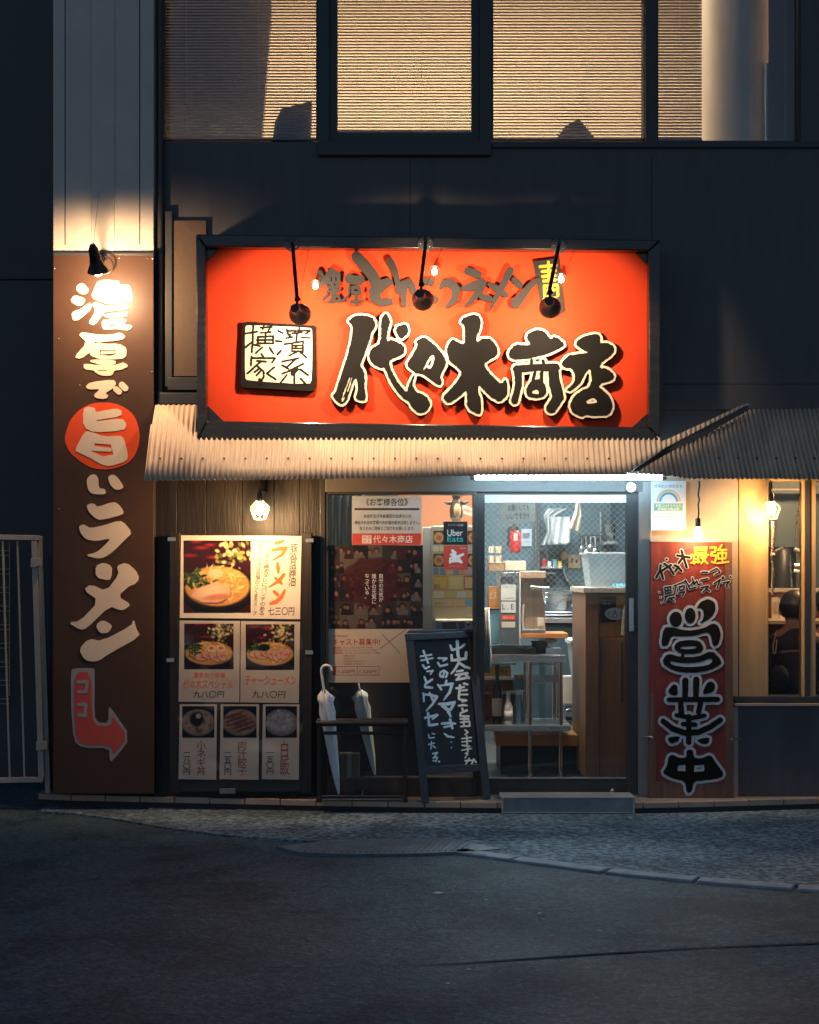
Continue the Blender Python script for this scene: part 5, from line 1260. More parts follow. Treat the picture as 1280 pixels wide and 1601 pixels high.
def umbrella(topp, tip, y0, y1, label, hookdir=1):
    a, b = W(*topp, y0), W(*tip, y1); ax = (b - a).normalized()
    t = thing('umbrella', label, 'umbrella', b, 'clear plastic umbrellas')
    L_ = (b - a).length
    hx = Vector((1, 0, 0)) - ax * ax.x; hx.normalize(); hx = hx * hookdir
    r = .034; pts = [a + ax * .16]
    c = a + ax * .035 + hx * r
    pts += [c + (-hx) * r * math.cos(t_) + (-ax) * r * math.sin(t_) for t_ in np.linspace(0, math.pi * 1.05, 12)]
    MB().tube(pts, .0085, 10).build('handle', 'plasticwhite', t, smooth='auto')
    MB().tube([a + ax * .10, b], .0045, 8).build('shaft', 'chrome', t)
    # furled canopy: folded cone with pleats
    mb = MB(); u = hx; w = ax.cross(u); n = 36; vs = []
    prof = [(.20, .018), (.235, .040), (.29, .036), (.36, .043), (.45, .036), (.60, .030), (.78, .022), (.92, .012), (.985, .006)]
    for i, (f, r_) in enumerate(prof):
        for j in range(n):
            an = 2 * math.pi * j / n
            rr = r_ * (1 + .28 * math.sin(6 * an + i * .35) + .08 * math.sin(11 * an))
            if i == 1: rr *= 1.15 + .15 * math.sin(3 * an)
            vs.append(a + ax * (L_ * (f + (.02 * math.sin(6 * an) if i < 2 else 0))) + u * rr * math.cos(an) + w * rr * math.sin(an))
    m = len(prof)
    mb.add(vs, [(i * n + j, i * n + (j + 1) % n, (i + 1) * n + (j + 1) % n, (i + 1) * n + j) for i in range(m - 1) for j in range(n)])
    mb.build('canopy', 'vinyl', t, smooth=True)
    MB().tube([b - ax * .035, b], [.0065, .004], 8).build('tip', 'plasticwhite', t)
    return t
umbrella((501, 1041), (530, 1243), -.21, -.19, 'clear plastic umbrella with white hook handle standing in the black rack')
umbrella((556, 1048), (586, 1213), .095, .095, 'clear plastic umbrella standing inside the glass, its handle hidden by the poster', -1)

# step plate below the sliding door
t = thing('door_step', 'grey metal step plate on the pavement below the sliding door', 'step', G(888, 1272, ZP))
fy_ = -.282
MB().box(WX(784, fy_), WX(992, fy_), fy_, -.05, ZP, .030).build('riser', 'ramp', t, .004)
MB().box(WX(783, fy_), WX(993, fy_), fy_ - .006, -.05, .0305, .036).build('tread', 'ramp', t, .002)
MB().tube([(WX(784, fy_), fy_ - .006, ZP + .008), (WX(992, fy_), fy_ - .006, ZP + .008)], .005, 6).build('lip', 'ramp', t)
MB().pbox(784, 1248, 787, 1271, fy_ - .005, fy_).build('edge', 'steel', t); MB().pbox(989, 1249, 992, 1272, fy_ - .005, fy_).build('edge', 'steel', t)

# ================================================================ RED STANDING BOARD
BY = -0.075
rb = thing('red_board', 'tall red painted board with outlined black characters standing beside the door', 'sign board', W(1081, 1250, BY))
MB().prism([(1017, 844), (1144, 845), (1147, 1252), (1015, 1249)], BY, BY + .03).build('board', 'boardred', rb, .004)
MB().prism([(1133, 848), (1144, 848), (1147, 1251), (1134, 1251)], BY - .003, BY - .0005).build('worn_edge', 'boardwood', rb)
MB().prism([(1016.5, 1085), (1024, 1085), (1025, 1249), (1015, 1248.5)], BY - .003, BY - .0005).build('worn_edge', 'boardwood', rb)
MB().prism([(1025, 1222), (1134, 1226), (1134, 1251), (1025, 1249)], BY - .003, BY - .0005).build('worn_bottom', 'boardwood', rb)
MB().prism([(1016, 842), (1145, 843), (1145, 848), (1016, 847)], BY - .004, BY + .032).build('top_edge', 'wallpeach', rb, .002)
E = Ink().crop(1000, 930, 160 / 753)
E.ell(265, 180, 46, 57).ell(370, 153, 40, 58).poly([(415, 100), (445, 52), (500, 28), (550, 50), (560, 110), (530, 165), (435, 218), (470, 170), (468, 118), (450, 98)])
E.poly([(155, 377), (175, 240), (230, 235), (350, 265), (460, 250), (540, 205), (580, 230), (597, 300), (575, 370), (538, 380), (520, 292), (490, 275), (400, 302), (300, 306), (230, 300), (207, 375)])
E.poly([(248, 390), (275, 343), (360, 330), (440, 338), (472, 390), (455, 422), (390, 437), (290, 432)]).hole([(298, 382), (420, 376), (412, 396), (305, 400)]).st((318, 425), (312, 465), r=12)
E.poly([(158, 500), (200, 428), (300, 457), (420, 457), (530, 408), (592, 470), (602, 510), (510, 557), (380, 577), (250, 562)]).hole([(218, 485), (300, 503), (430, 500), (520, 463), (538, 490), (500, 520), (350, 533), (238, 517)])
E.st((335, 632, 24), (332, 770, 20)).st((415, 625, 24), (412, 770, 20)).poly([(203, 712), (240, 658), (275, 663), (280, 742), (230, 737)]).poly([(455, 735), (490, 650), (530, 633), (557, 670), (542, 717)])
E.st((215, 772, 18), (570, 768, 20)).st((300, 795, 20), (305, 870, 22)).st((445, 800, 20), (432, 860, 20)).st((270, 885, 16), (380, 905, 18), (475, 888, 16)).st((318, 950), (408, 955), r=17)
E.st((172, 930, 20), (242, 985, 22), (330, 1015, 22), (430, 1010, 22), (520, 970, 22), (592, 920, 20)).st((360, 895), (360, 1085), r=20)
E.poly([(208, 1045), (298, 1038), (282, 1080), (230, 1098), (208, 1072)]).poly([(408, 1068), (512, 1043), (508, 1090), (470, 1102)])
E.poly([(163, 1310), (200, 1260), (210, 1190), (240, 1173), (290, 1200), (343, 1197), (343, 1140), (392, 1138), (397, 1197), (450, 1205), (520, 1173), (562, 1240), (617, 1310), (602, 1347), (480, 1367), (397, 1372), (382, 1450), (345, 1462), (333, 1372), (240, 1352)])
E.hole([(282, 1255), (336, 1250), (336, 1298), (275, 1293)], 0).hole([(402, 1255), (474, 1250), (474, 1296), (398, 1302)], 0)
Flat().ink(E, 4.2, rough=.25).build('letter_outline', 'outblue', rb, BY - .0045)
Flat().ink(E, 0, rough=.2).build('lettering', 'ink', rb, BY - .006)
k7 = 160 / 985
sm = Ink().crop(1000, 740, k7)
for a in (((200, 885), (195, 935), (158, 1002)), ((205, 945), (222, 1015)), ((236, 870), (290, 912), (325, 968)), ((215, 935), (300, 882)), ((258, 828),), ((335, 885), (372, 900), (342, 940)), ((370, 905), (400, 940)), ((360, 790), (480, 810)), ((400, 742), (430, 840), (452, 905)), ((410, 815), (375, 862))): sm.st(*a, r=13)
for a in (((185, 1145),), ((200, 1195),), ((208, 1245),), ((240, 1098), (298, 1090), (300, 1150), (246, 1160), (240, 1098)), ((270, 1092), (272, 1152)), ((242, 1130), (300, 1122)), ((240, 1185), (322, 1166)), ((252, 1185), (240, 1235)), ((270, 1208), (332, 1192)), ((288, 1200), (332, 1232)),
          ((325, 1085), (440, 1038)), ((348, 1085), (332, 1165)), ((380, 1092), (428, 1080), (424, 1118), (386, 1128), (380, 1092)), ((370, 1155), (430, 1138), (410, 1180)), ((436, 1028), (470, 1082)), ((522, 1040), (470, 1090), (480, 1112), (542, 1095)), ((505, 1005), (522, 1070), (548, 1035), (560, 1070), (590, 1062)),
          ((596, 950), (652, 952)), ((586, 1028), (655, 1012)), ((680, 945), (740, 915), (772, 950), (722, 978)), ((588, 1098), (662, 1085), (605, 1145)), ((640, 1112), (672, 1136)), ((712, 1062), (775, 1020), (742, 1110)), ((792, 1008), (800, 995), (808, 1008), (796, 1014)), ((800, 1052), (862, 1042), (830, 1078), (852, 1100)), ((872, 990), (878, 1005))): sm.st(*a, r=8)
Flat().ink(sm, 1.0, res=.3).build('small_outline', 'outblue', rb, BY - .0045)
Flat().ink(sm, -.15, res=.3).build('small_lettering', 'ink', rb, BY - .006)
ye = Ink().crop(1000, 740, k7)
for a in (((530, 715), (642, 712), (636, 765), (532, 768), (530, 715)), ((532, 740), (636, 738)), ((492, 785), (662, 785)), ((520, 795), (520, 870)), ((562, 795), (562, 860)), ((522, 825), (562, 825)), ((492, 862), (575, 850)), ((592, 805), (642, 802), (590, 868)), ((594, 815), (652, 868)),
          ((678, 715), (732, 712), (725, 755), (690, 762), (688, 792), (738, 790), (722, 862), (692, 852)), ((790, 690), (752, 740), (832, 735)), ((752, 770), (832, 765), (826, 818), (756, 822), (752, 770)), ((792, 742), (796, 862)), ((745, 866), (852, 852))): ye.st(*a, r=9)
Flat().ink(ye, 0, res=.3).build('yellow_lettering', 'yellow', rb, BY - .006)
MB().tube([W(1005, 1152, -.02), W(1015, 1152, -.09), W(1020, 1153, -.09)], .006, 8).build('hook', 'steel', rb, smooth='auto')
MB().tube([W(1143, 1155, -.09), W(1155, 1155, -.02)], .005, 8).build('hook', 'steel', rb, smooth='auto')

# certificate on the beige wall
t = thing('certificate', 'pale certificate sheet with a rainbow arch above the red board', 'notice', W(1045, 829, -.035))
MB().pbox(1017.5, 752, 1072, 829, -.037, -.03).build('sheet', 'paperwhite', t)
cy0 = -.0378; cxr, cyr = 1045, 784.5
def arch(r0, r1): 
    an = np.linspace(math.pi, 2 * math.pi, 20); return [(cxr + r0 * math.cos(a), cyr + r0 * math.sin(a)) for a in an] + [(cxr + r1 * math.cos(a), cyr + r1 * math.sin(a)) for a in an[::-1]]
rbw = [('rainbow_red', (.75, .35, .22), 19, 17), ('rainbow_yellow', (.8, .62, .3), 17, 15.4), ('rainbow_green', (.2, .5, .42), 15.4, 14.2), ('rainbow_blue', (.06, .3, .6), 14.2, 11.5)]
for n_, c_, r0, r1 in rbw: Flat().shape(arch(r0, r1)).build(n_, pm(n_, c_, .5), t, cy0)
Flat().rect(1022, 787, 1067, 798.5).build('green_band', pm('green_ink', (.22, .42, .28), .5), t, cy0)
Flat().text('感染防止徹底宣言', 1022.5, 757.5, 1066.5, 762.5, .03).text('東京都', 1042, 810, 1052, 812.6).rect(1021.7, 798.6, 1022.2, 807.5).rect(1066.8, 798.6, 1067.3, 807.5).rect(1021.7, 807, 1067.3, 807.6).text('代々木商店', 1035, 801.5, 1053, 804.5).build('lettering', 'txtgrey', t, cy0)
Flat().text('新型コロナウイルス', 1025, 788.3, 1064, 792.7, .02).text('感染拡大防止中', 1028, 793.4, 1061.5, 797.6, .02).build('white_lettering', 'txtwhite', t, cy0 - .0006)

# ================================================================ TICKET MACHINE AND THINGS BEHIND THE WINDOW
ty = .35
tm = thing('ticket_machine', 'off white meal ticket machine with rows of photo buttons inside the window', 'ticket machine', W(705, 1215, .6))
MB().pbox(674, 822, 752, 1230, ty, .75).build('cabinet', 'machinewhite', tm, .006)
MB().pbox(661, 824, 673.5, 1228, ty + .02, .75).build('side_panel', 'plasticwhite', tm, .004)
im = canvas(88, 170, (206, 190, 160)); g = np.random.default_rng(5)
def rc(x0, y0, x1, y1, c): h_, w_ = im.shape[:2]; im[int(y0 * h_):int(y1 * h_), int(x0 * w_):int(x1 * w_)] = c
H_ = 148.0
rows = [(5, 27, 'bowl'), (30, 40, 'btn'), (43, 65, 'bowl'), (67, 78, 'btn'), (80, 103, 'big'), (106, 117, 'txt'), (120, 131, 'btn')]
for (a, b, k_) in rows:
    a /= H_; b /= H_
    n_ = {'bowl': 4, 'btn': 7, 'big': 3, 'txt': 4}[k_]
    for i in range(n_):
        x0 = .03 + i * .94 / n_; x1 = x0 + .94 / n_ - .02
        if k_ == 'bowl':
            rc(x0, a, x1, b, (96, 58, 40)); blob(im, (x0 + x1) / 2, (a + b) / 2, .1, .06, (224, 170, 110), .15); blob(im, (x0 + x1) / 2, (a + b) / 2, .06, .03, (200, 110, 70), .5)
        elif k_ == 'btn': rc(x0, a, x1, b, [(236, 196, 150), (120, 150, 200), (230, 160, 110), (205, 175, 200), (240, 225, 190), (110, 160, 210)][g.integers(6)])
        elif k_ == 'big':
            rc(x0, a, x1, b, [(226, 160, 70), (238, 196, 120), (200, 90, 60)][i]); rc(x0 + .02, a + .015, x1 - .02, b - .015, [(240, 190, 90), (244, 214, 150), (236, 200, 150)][i])
        else: rc(x0, a, x1, b, [(240, 222, 190), (236, 200, 120), (245, 236, 214), (232, 210, 150)][i])
    im[int(b * 170):int(b * 170) + 1] = (150, 132, 104)
grain(im, 5, g); im *= 1.12
printed('button_panel', tm, 676, 826, 751, 964, im, ty - .003, 'printgloss')
Flat().text('替玉', 678, 913, 688, 920, .04).text('半ライス', 679, 941, 694, 946, .03).build('lettering', 'txtblack', tm, ty - .004)
MB().prism([(680, 968), (750, 968), (752, 1010), (684, 1010)], ty - .10, ty).build('coin_hood', 'machinewhite', tm, .012)
MB().prism([(690, 973), (712, 972), (715, 990), (694, 990)], ty - .103, ty - .1).build('screen', 'txtgrey', tm); MB().prism([(694, 976), (703, 975), (702, 988), (697, 988)], ty - .105, ty - .103).build('ticket_slot', 'cabinetor', tm)
MB().pbox(717, 972, 727, 986, ty - .103, ty - .1).build('note_slot', 'arrowgrey', tm); MB().ball(W(732, 975, ty - .1), .012).build('knob', 'black', tm, smooth=True)
# penguin-like figure on the machine
pf = thing('figurine', 'small dark standing bird figurine with tan belly on the ticket machine', 'figurine', W(712, 815, .45))
c = W(713, 815, .45); s_ = .17
MB().lathe([(0, 0), (.030, .0), (.043, .03), (.047, .07), (.040, .11), (.026, .145), (.024, .155), (.030, .17), (.027, .19), (.012, .203), (0, .205)], c, 18).build('body', 'penguin', pf, smooth=True)
MB().ball(c + Vector((.004, -.026, .068)), .03, .026, .056).build('belly', 'belly', pf, smooth=True)
for s in (-1, 1): MB().tube([c + Vector((s * .030, 0, .125)), c + Vector((s * .062, -.01, .125)), c + Vector((s * .085, -.015, .135))], [.014, .013, .004], 8).build('wing', 'penguin', pf, smooth=True)
MB().tube([c + Vector((.006, -.02, .178)), c + Vector((.026, -.048, .176))], [.010, .002], 8).build('beak', 'belly', pf, smooth=True)
t = thing('pennant', 'small pink pennant with tiny writing behind the bird figurine', 'pennant', W(727, 805, .8))
MB().prism([(724, 788), (740, 796), (738, 808), (722, 802)], .8, .81).build('cloth', 'txtfade', t); Flat().text('営業中', 725, 796, 737, 801, 0, 0, 25).build('lettering', 'txtbrown', t, .798)
t = thing('curtain', 'dark slate curtain hanging behind the upper corner of the shop window', 'curtain', W(540, 860, .3))
mb = MB(); vs = []
for i in range(61):
    px = 511 + 60 * i / 60; y = .3 + .03 * math.sin(i * .55) + .008 * math.sin(i * 1.7)
    vs += [W(px, 768, y), W(px, 1070, y)]
mb.add(vs, [(2 * i, 2 * i + 1, 2 * i + 3, 2 * i + 2) for i in range(60)]); o = mb.build('cloth', 'shirt2', t, smooth=True); o.modifiers.new('t', 'SOLIDIFY').thickness = .004
t = thing('box', 'small plain cardboard box on the ledge inside the poster window', 'box', W(545, 1216, .1))
MB().pbox(530, 1178, 562, 1217, .04, .115).build('carton', 'cardboard', t, .003); MB().pbox(543, 1177.6, 549, 1217, .0385, .1155).build('tape', 'paperdark', t)

# ================================================================ KITCHEN SEEN THROUGH THE DOOR
kl = thing('kitchen_lamp', 'twin tube lamp on the kitchen ceiling above the beer tap', 'ceiling light', (1.0, 1.5, 2.55))
MB().box(.4, 1.6, 1.38, 1.62, 2.48, 2.548).build('housing', 'lampwhite', kl); MB().box(.43, 1.57, 1.4, 1.6, 2.465, 2.478).build('diffuser', 'kitchenlamp', kl)
def pb(t, name, mat, x0, y0, x1, y1, a, b, bev=.003): return MB().pbox(x0, y0, x1, y1, a, b).build(name, mat, t, bev)
el = thing('entry_lamp', 'warm tube lamp on the ceiling just inside the shop door', 'ceiling light', (.55, .32, 2.55))
MB().box(-.3, 1.4, .22, .42, 2.49, 2.548).build('housing', 'lampwhite', el); MB().box(-.28, 1.38, .24, .40, 2.478, 2.488).build('diffuser', 'entrylamp', el)
# service cart
cy_ = .75
ct = thing('service_table', 'stainless steel leg table with two shelves behind the sliding door', 'table', W(825, 1215, 1.0))
pb(ct, 'tabletop', 'steel', 752, 1024, 885, 1035, cy_, 1.3)
pb(ct, 'shelf', 'steel', 752, 1134, 893, 1143, cy_ + .01, 1.3)
for a in (829, 877): 
    MB().tube([(WX(a, cy_), cy_ + .04, .015), (WX(a, cy_), cy_ + .04, WZ(1035, cy_))], .016, 12).build('leg', 'chrome', ct, smooth='auto')
    MB().tube([(WX(a, cy_), 1.25, .015), (WX(a, cy_), 1.25, WZ(1035, cy_))], .016, 12).build('leg', 'chrome', ct, smooth='auto')
pb(ct, 'front_rail', 'steel', 832, 1037, 872, 1040, cy_ + .03, cy_ + .05); pb(ct, 'middle_rail', 'steel', 832, 1055, 872, 1068, cy_ + .2, cy_ + .22)
lb = thing('low_bench', 'low brown timber platform under the steel table', 'platform', W(850, 1216, 1.0))
pb(lb, 'top', 'cabinetor', 775, 1149, 938, 1166, .95, 1.6); pb(lb, 'base', 'wallwood', 782, 1166, 936, 1216, 1.0, 1.55)
# beer server
bs = thing('beer_server', 'polished steel drink dispenser with a tap on the steel table', 'drink dispenser', W(822, 1024, .95))
pb(bs, 'cabinet', 'steelv', 781, 895, 811, 1008, .85, 1.2); pb(bs, 'tap_bay', 'warmsteel', 815, 900, 852, 990, 1.0, 1.2); pb(bs, 'top_cap', 'warmsteel', 813, 893, 853, 904, .86, 1.2)
pb(bs, 'edge_strip', 'plasticwhite', 811, 895, 814, 1008, .86, 1.0); pb(bs, 'drip_tray', 'steel', 816, 984, 853, 989, .86, 1.0); pb(bs, 'base_shelf', 'cabinetor', 814, 990, 888, 998, .84, 1.2)
pb(bs, 'cooler_head', 'black', 853, 896, 869, 917, .9, 1.1)
MB().tube([W(829, 918, .9), W(845, 919, .9), W(858, 920, .9)], [.016, .013, .017], 12).build('tap', 'chrome', bs, smooth='auto'); MB().tube([W(849, 920, .88), W(849, 930, .88), W(853, 944, .86)], [.007, .008, .012], 10).build('tap_lever', 'chrome', bs, smooth='auto')
MB().tube([W(818, 945, .9), W(816, 970, .9), W(818, 985, .9)], .008, 8).build('hose', 'plasticwhite', bs, smooth='auto'); pb(bs, 'cup', 'paper', 840, 966, 850, 979, .88, .93)
mb = MB()
for i in range(9): mb.pbox(783 + i * 2.2, 902, 784.2 + i * 2.2, 911, .8485, .85)
mb.build('vent', 'black', bs)
pb(bs, 'label', 'paperwhite', 783, 914, 806, 939, .846, .8495, 0); pb(bs, 'label', 'paperwhite', 783, 940.5, 806, 958, .846, .8495, 0)
Flat().text('L . E', 785, 944, 803, 953, .03).rect(783.5, 938.8, 805.5, 940).text('お支払い方法', 786, 916, 803, 918.5).text('ご利用可', 786, 934, 803, 937).build('lettering', 'txtblack', bs, .845)
pb(bs, 'side_case', 'cabinetor', 764, 917, 781, 952, .9, 1.1); Flat().text('ビス', 766, 924, 776, 936, .04).build('case_lettering', 'txtwhite', bs, .898)
pb(bs, 'lower_case', 'bottleblue', 763, 953, 781, 1006, .92, 1.1)
pb(bs, 'top_tray', 'paper', 789, 877, 822, 892, .95, 1.15)
for i in range(4):
    gl = thing('drinking_glass', ['drinking glass in the upper row above the drink dispenser, outer one', 'drinking glass in the upper row above the drink dispenser, nearer the notice', 'drinking glass in the lower row on the crate, outer one', 'drinking glass in the lower row on the crate, nearer the steel top tray'][i], 'glass', W(767 + 11 * (i % 2), 864 + 14 * (i // 2), .95), 'glasses stacked by the drink dispenser')
    c = W(768 + 11 * (i % 2), 865 + 14 * (i // 2), .95)
    MB().lathe([(.020, 0), (.024, .05), (.022, .05), (.018, .004)], c, 14).build('cup', 'glassware', gl, smooth='auto')
t = thing('crate', 'brown crate carrying stacked drinking glasses above the drink dispenser', 'crate', W(775, 893, .95)); pb(t, 'body', 'cardboard', 764, 880, 788, 893, .9, 1.1); pb(t, 'rim', 'cabinetor', 763, 879, 789, 881, .895, 1.11)
t = thing('rag', 'wadded white cloth on the steel table near its end', 'cloth', W(860, 1002, 1.0)); MB().ball(W(861, 1001, .95), .045, .04, .02).build('cloth', 'cloth', t, smooth=True)
t = thing('tray', 'dark tray and pans lying on the steel table', 'tray', W(810, 1022, .95)); pb(t, 'tray', 'black', 768, 1012, 838, 1023, .85, 1.15); MB().lathe([(.05, 0), (.075, .018), (.072, .018), (.048, .004)], W(822, 1015, .9), 18).build('dish', 'steel', t, smooth='auto'); pb(t, 'box', 'steel', 853, 1013, 878, 1024, .9, 1.1)
# shelf contents
def bottle(px, top_, bot, y, mat, label, w, grp=None, neck=.35, lab=None):
    t = thing('bottle', label, 'bottle', W(px, bot, y), 'bottles under the steel table'); h_ = WZ(top_, y) - WZ(bot, y); r = w / S
    MB().lathe([(r * .96, 0), (r, .01), (r, h_ * .55), (r * .9, h_ * .6), (r * neck, h_ * .75), (r * neck, h_ * .97), (r * neck * .9, h_)], W(px, bot, y), 18).build('body', mat, t, smooth='auto')
    MB().lathe([(r * neck * 1.15, h_ * .93), (r * neck * 1.15, h_ * 1.01), (0, h_ * 1.012)], W(px, bot, y), 14).build('cap', 'plasticwhite' if mat != 'bottlebrown' else 'black', t, smooth='auto')
    if lab: MB().lathe([(r * 1.015, h_ * .15), (r * 1.015, h_ * .45)], W(px, bot, y), 18).build('label', lab, t, smooth=True)
bottle(777, 1040, 1133, .9, 'bottlebrown', 'tall dark brown bottle on the shelf under the steel table', 8.5, lab='paper')
bottle(794.5, 1082, 1134, .85, 'plasticwhite', 'white plastic bottle between the dark bottle and the pale blue one', 7.5, neck=.5, lab='paperwhite')
bottle(811, 1082, 1134, .9, 'bottleblue', 'pale blue bottle on the shelf beside the table leg', 9, neck=.6)
t = thing('jar', 'squat green glass jar on the upper rail under the steel table', 'jar', W(811, 1075, 1.1)); c = W(811, 1078, 1.1); MB().lathe([(.035, 0), (.042, .02), (.042, .07), (.030, .09)], c, 18).build('body', 'bottleblue', t, smooth='auto'); MB().lathe([(.034, .09), (.034, .11), (0, .112)], c, 18).build('lid', 'brass', t, smooth='auto')
t = thing('yellow_crate', 'yellow box with black writing under the steel table top', 'box', W(780, 1058, 1.0)); pb(t, 'body', 'yellow', 752, 1043, 799, 1058, 1.0, 1.2); Flat().text('バイ', 780, 1046, 794, 1055, .03).build('lettering', 'txtblack', t, .998)
t = thing('rack', 'steel wire shelf rack behind the bottles', 'rack', W(790, 1090, 1.25))
for py in (1037, 1059, 1082): pb(t, 'shelf', 'steel', 752, py, 806, py + 3, 1.2, 1.3)
pb(t, 'back_plate', 'cabinet', 752, 1062, 806, 1134, 1.31, 1.33)
# white garment hanging at the door edge
t = thing('hanging_cloth', 'long white cloth hanging just inside the door beside the chalkboard', 'cloth', W(760, 1050, .3))
mb = MB(); vs = []
for i in range(25):
    f = i / 24; y = .3 + .012 * math.sin(i * 1.1)
    vs += [W(750 + 14 * f, 950, y), W(750 + 16 * f, 1000, y), W(750 + 18 * f, 1030, y + .004), W(750 + 15 * f, 1052, y)]
mb.add(vs, [(4 * i + q, 4 * i + q + 1, 4 * i + 5 + q, 4 * i + 4 + q) for i in range(24) for q in range(3)]); o = mb.build('cloth', 'cloth', t, smooth=True); o.modifiers.new('t', 'SOLIDIFY').thickness = .004
# wooden counter at the right of the doorway
wc = thing('counter_cabinet', 'brown laminate counter cabinet with an orange end panel inside the door', 'cabinet', W(955, 1215, .8))
pb(wc, 'side', 'cabinet', 915, 924, 936, 1217, .45, 1.3); pb(wc, 'front', 'cabinet', 936, 998, 1010, 1217, .46, 1.3); pb(wc, 'end_panel', 'cabinetor', 936, 929, 1010, 997.5, .48, 1.3); pb(wc, 'top', 'wallpeach', 912, 919, 1010, 927, .43, 1.32); pb(wc, 'groove', 'seal', 970.5, 1003, 973, 1098, .458, .461, 0)
t = thing('menu_plate', 'black menu plate with an oval caution sticker on the counter cabinet', 'notice', W(952, 973, .47)); pb(t, 'plate', 'black', 939, 932, 963, 972, .47, .478, 0)
Flat().text('当店のラーメン', 941, 937, 961, 940, .02).text('特製 盛り', 941, 942, 957, 945, .02).build('lettering', 'txtfade', t, .469)
ov = [(961 + 16 * math.cos(a), 959.5 + 9.5 * math.sin(a)) for a in np.linspace(0, 2 * math.pi, 32, endpoint=False)]
Flat().shape(ov).build('caution_sticker', 'paperwhite', t, .467); Flat().text('注', 948, 955, 954, 964, .02).text('意', 968, 955, 974, 964, .02).ink(Ink().crop(0, 0, 1).st((961, 954), (956, 965), (966, 965), (961, 954), r=.7).st((961, 957), (961, 961), r=.6), res=.25).build('sticker_lettering', 'txtgrey', t, .466)
t = thing('jar', 'clear jar glowing amber on the counter beside the caution sticker', 'jar', W(975, 995, .47)); c = W(975.5, 993, .465); MB().lathe([(.02, 0), (.022, .01), (.022, .17), (.018, .19)], c, 14).build('body', 'glassware', t, smooth='auto'); MB().lathe([(.019, .19), (.019, .21), (0, .212)], c, 14).build('lid', 'brass', t, smooth='auto')
# clear bin on the counter
t = thing('plastic_bin', 'large frosted clear plastic bin standing on the counter cabinet', 'bin', W(955, 919, .75))
mb = MB(); w0 = [W(924, 918, .6), W(1003, 918, .6)]; w1 = [W(919, 866, .55), W(1007, 866, .55)]
def frus(a0, a1, b0, b1, ya0, ya1, yb0, yb1):
    return [Vector((a0.x, ya0, a0.z)), Vector((a1.x, ya0, a0.z)), Vector((a1.x, ya1, a0.z)), Vector((a0.x, ya1, a0.z)), Vector((b0.x, yb0, b0.z)), Vector((b1.x, yb0, b0.z)), Vector((b1.x, yb1, b0.z)), Vector((b0.x, yb1, b0.z))]
MB().add(frus(w0[0], w0[1], w1[0], w1[1], .6, .95, .56, .99), [(3, 2, 1, 0), (0, 1, 5, 4), (1, 2, 6, 5), (2, 3, 7, 6), (3, 0, 4, 7)]).build('tub', 'plasticclear', t)
MB().box(w1[0].x - .012, w1[1].x + .012, .545, 1.0, w1[0].z - .004, w1[0].z + .012).build('lid', 'plasticclear', t, .004)
t = thing('blue_cloth', 'crumpled sky blue cloth on the counter at the foot of the plastic bin', 'cloth', W(972, 919, .5))
mb = MB(); n_ = 14; vs = []
for i in range(n_):
    for j in range(8): vs.append(W(957 + 30 * i / 13, 0, .47 + .012 * j).xy.to_3d() + Vector((0, 0, WZ(918, .47) + .004 + .022 * abs(math.sin(i * .9 + j * .5)) * (j > 0))))
mb.add(vs, [(i * 8 + j, (i + 1) * 8 + j, (i + 1) * 8 + j + 1, i * 8 + j + 1) for i in range(n_ - 1) for j in range(7)]); mb.build('cloth', pm('sky_blue_cloth', (.12, .45, .72), .8), t, smooth=True)
# tall white bin in front of the counter
t = thing('waste_bin', 'tall pale waste bin with a liner beside the counter cabinet', 'bin', W(905, 1146, 1.35))
a0, a1, b0, b1 = W(909, 1146, 1.35), W(930, 1146, 1.35), W(893, 1004, 1.3), W(935, 1004, 1.3)
MB().add(frus(a0, a1, b0, b1, 1.35, 1.6, 1.3, 1.65), [(3, 2, 1, 0), (4, 5, 6, 7), (0, 1, 5, 4), (1, 2, 6, 5), (2, 3, 7, 6), (3, 0, 4, 7)]).build('body', 'plasticwhite', t, .006)
MB().box(b0.x - .012, b1.x + .01, 1.285, 1.66, b0.z - .02, b0.z + .02).build('rim', 'cloth', t, .01)
t = thing('folding_chair', 'chair with a chromed tube frame and cream back in the dim kitchen', 'chair', W(893, 1150, 1.7)); pb(t, 'backrest', 'paper', 878, 1056, 906, 1102, 1.7, 1.73, .01); MB().tube([W(882, 1150, 1.68), W(882, 1118, 1.68), W(886, 1110, 1.68), W(910, 1108, 1.68)], .011, 8).build('frame', 'chrome', t, smooth='auto')
for a in (882, 915): MB().tube([W(a, 1056, 1.74), (WX(a, 1.74), 1.74, .015)], .011, 8).build('leg', 'chrome', t, smooth='auto')
pb(t, 'seat', 'black', 878, 1120, 920, 1126, 1.7, 2.05, .008)
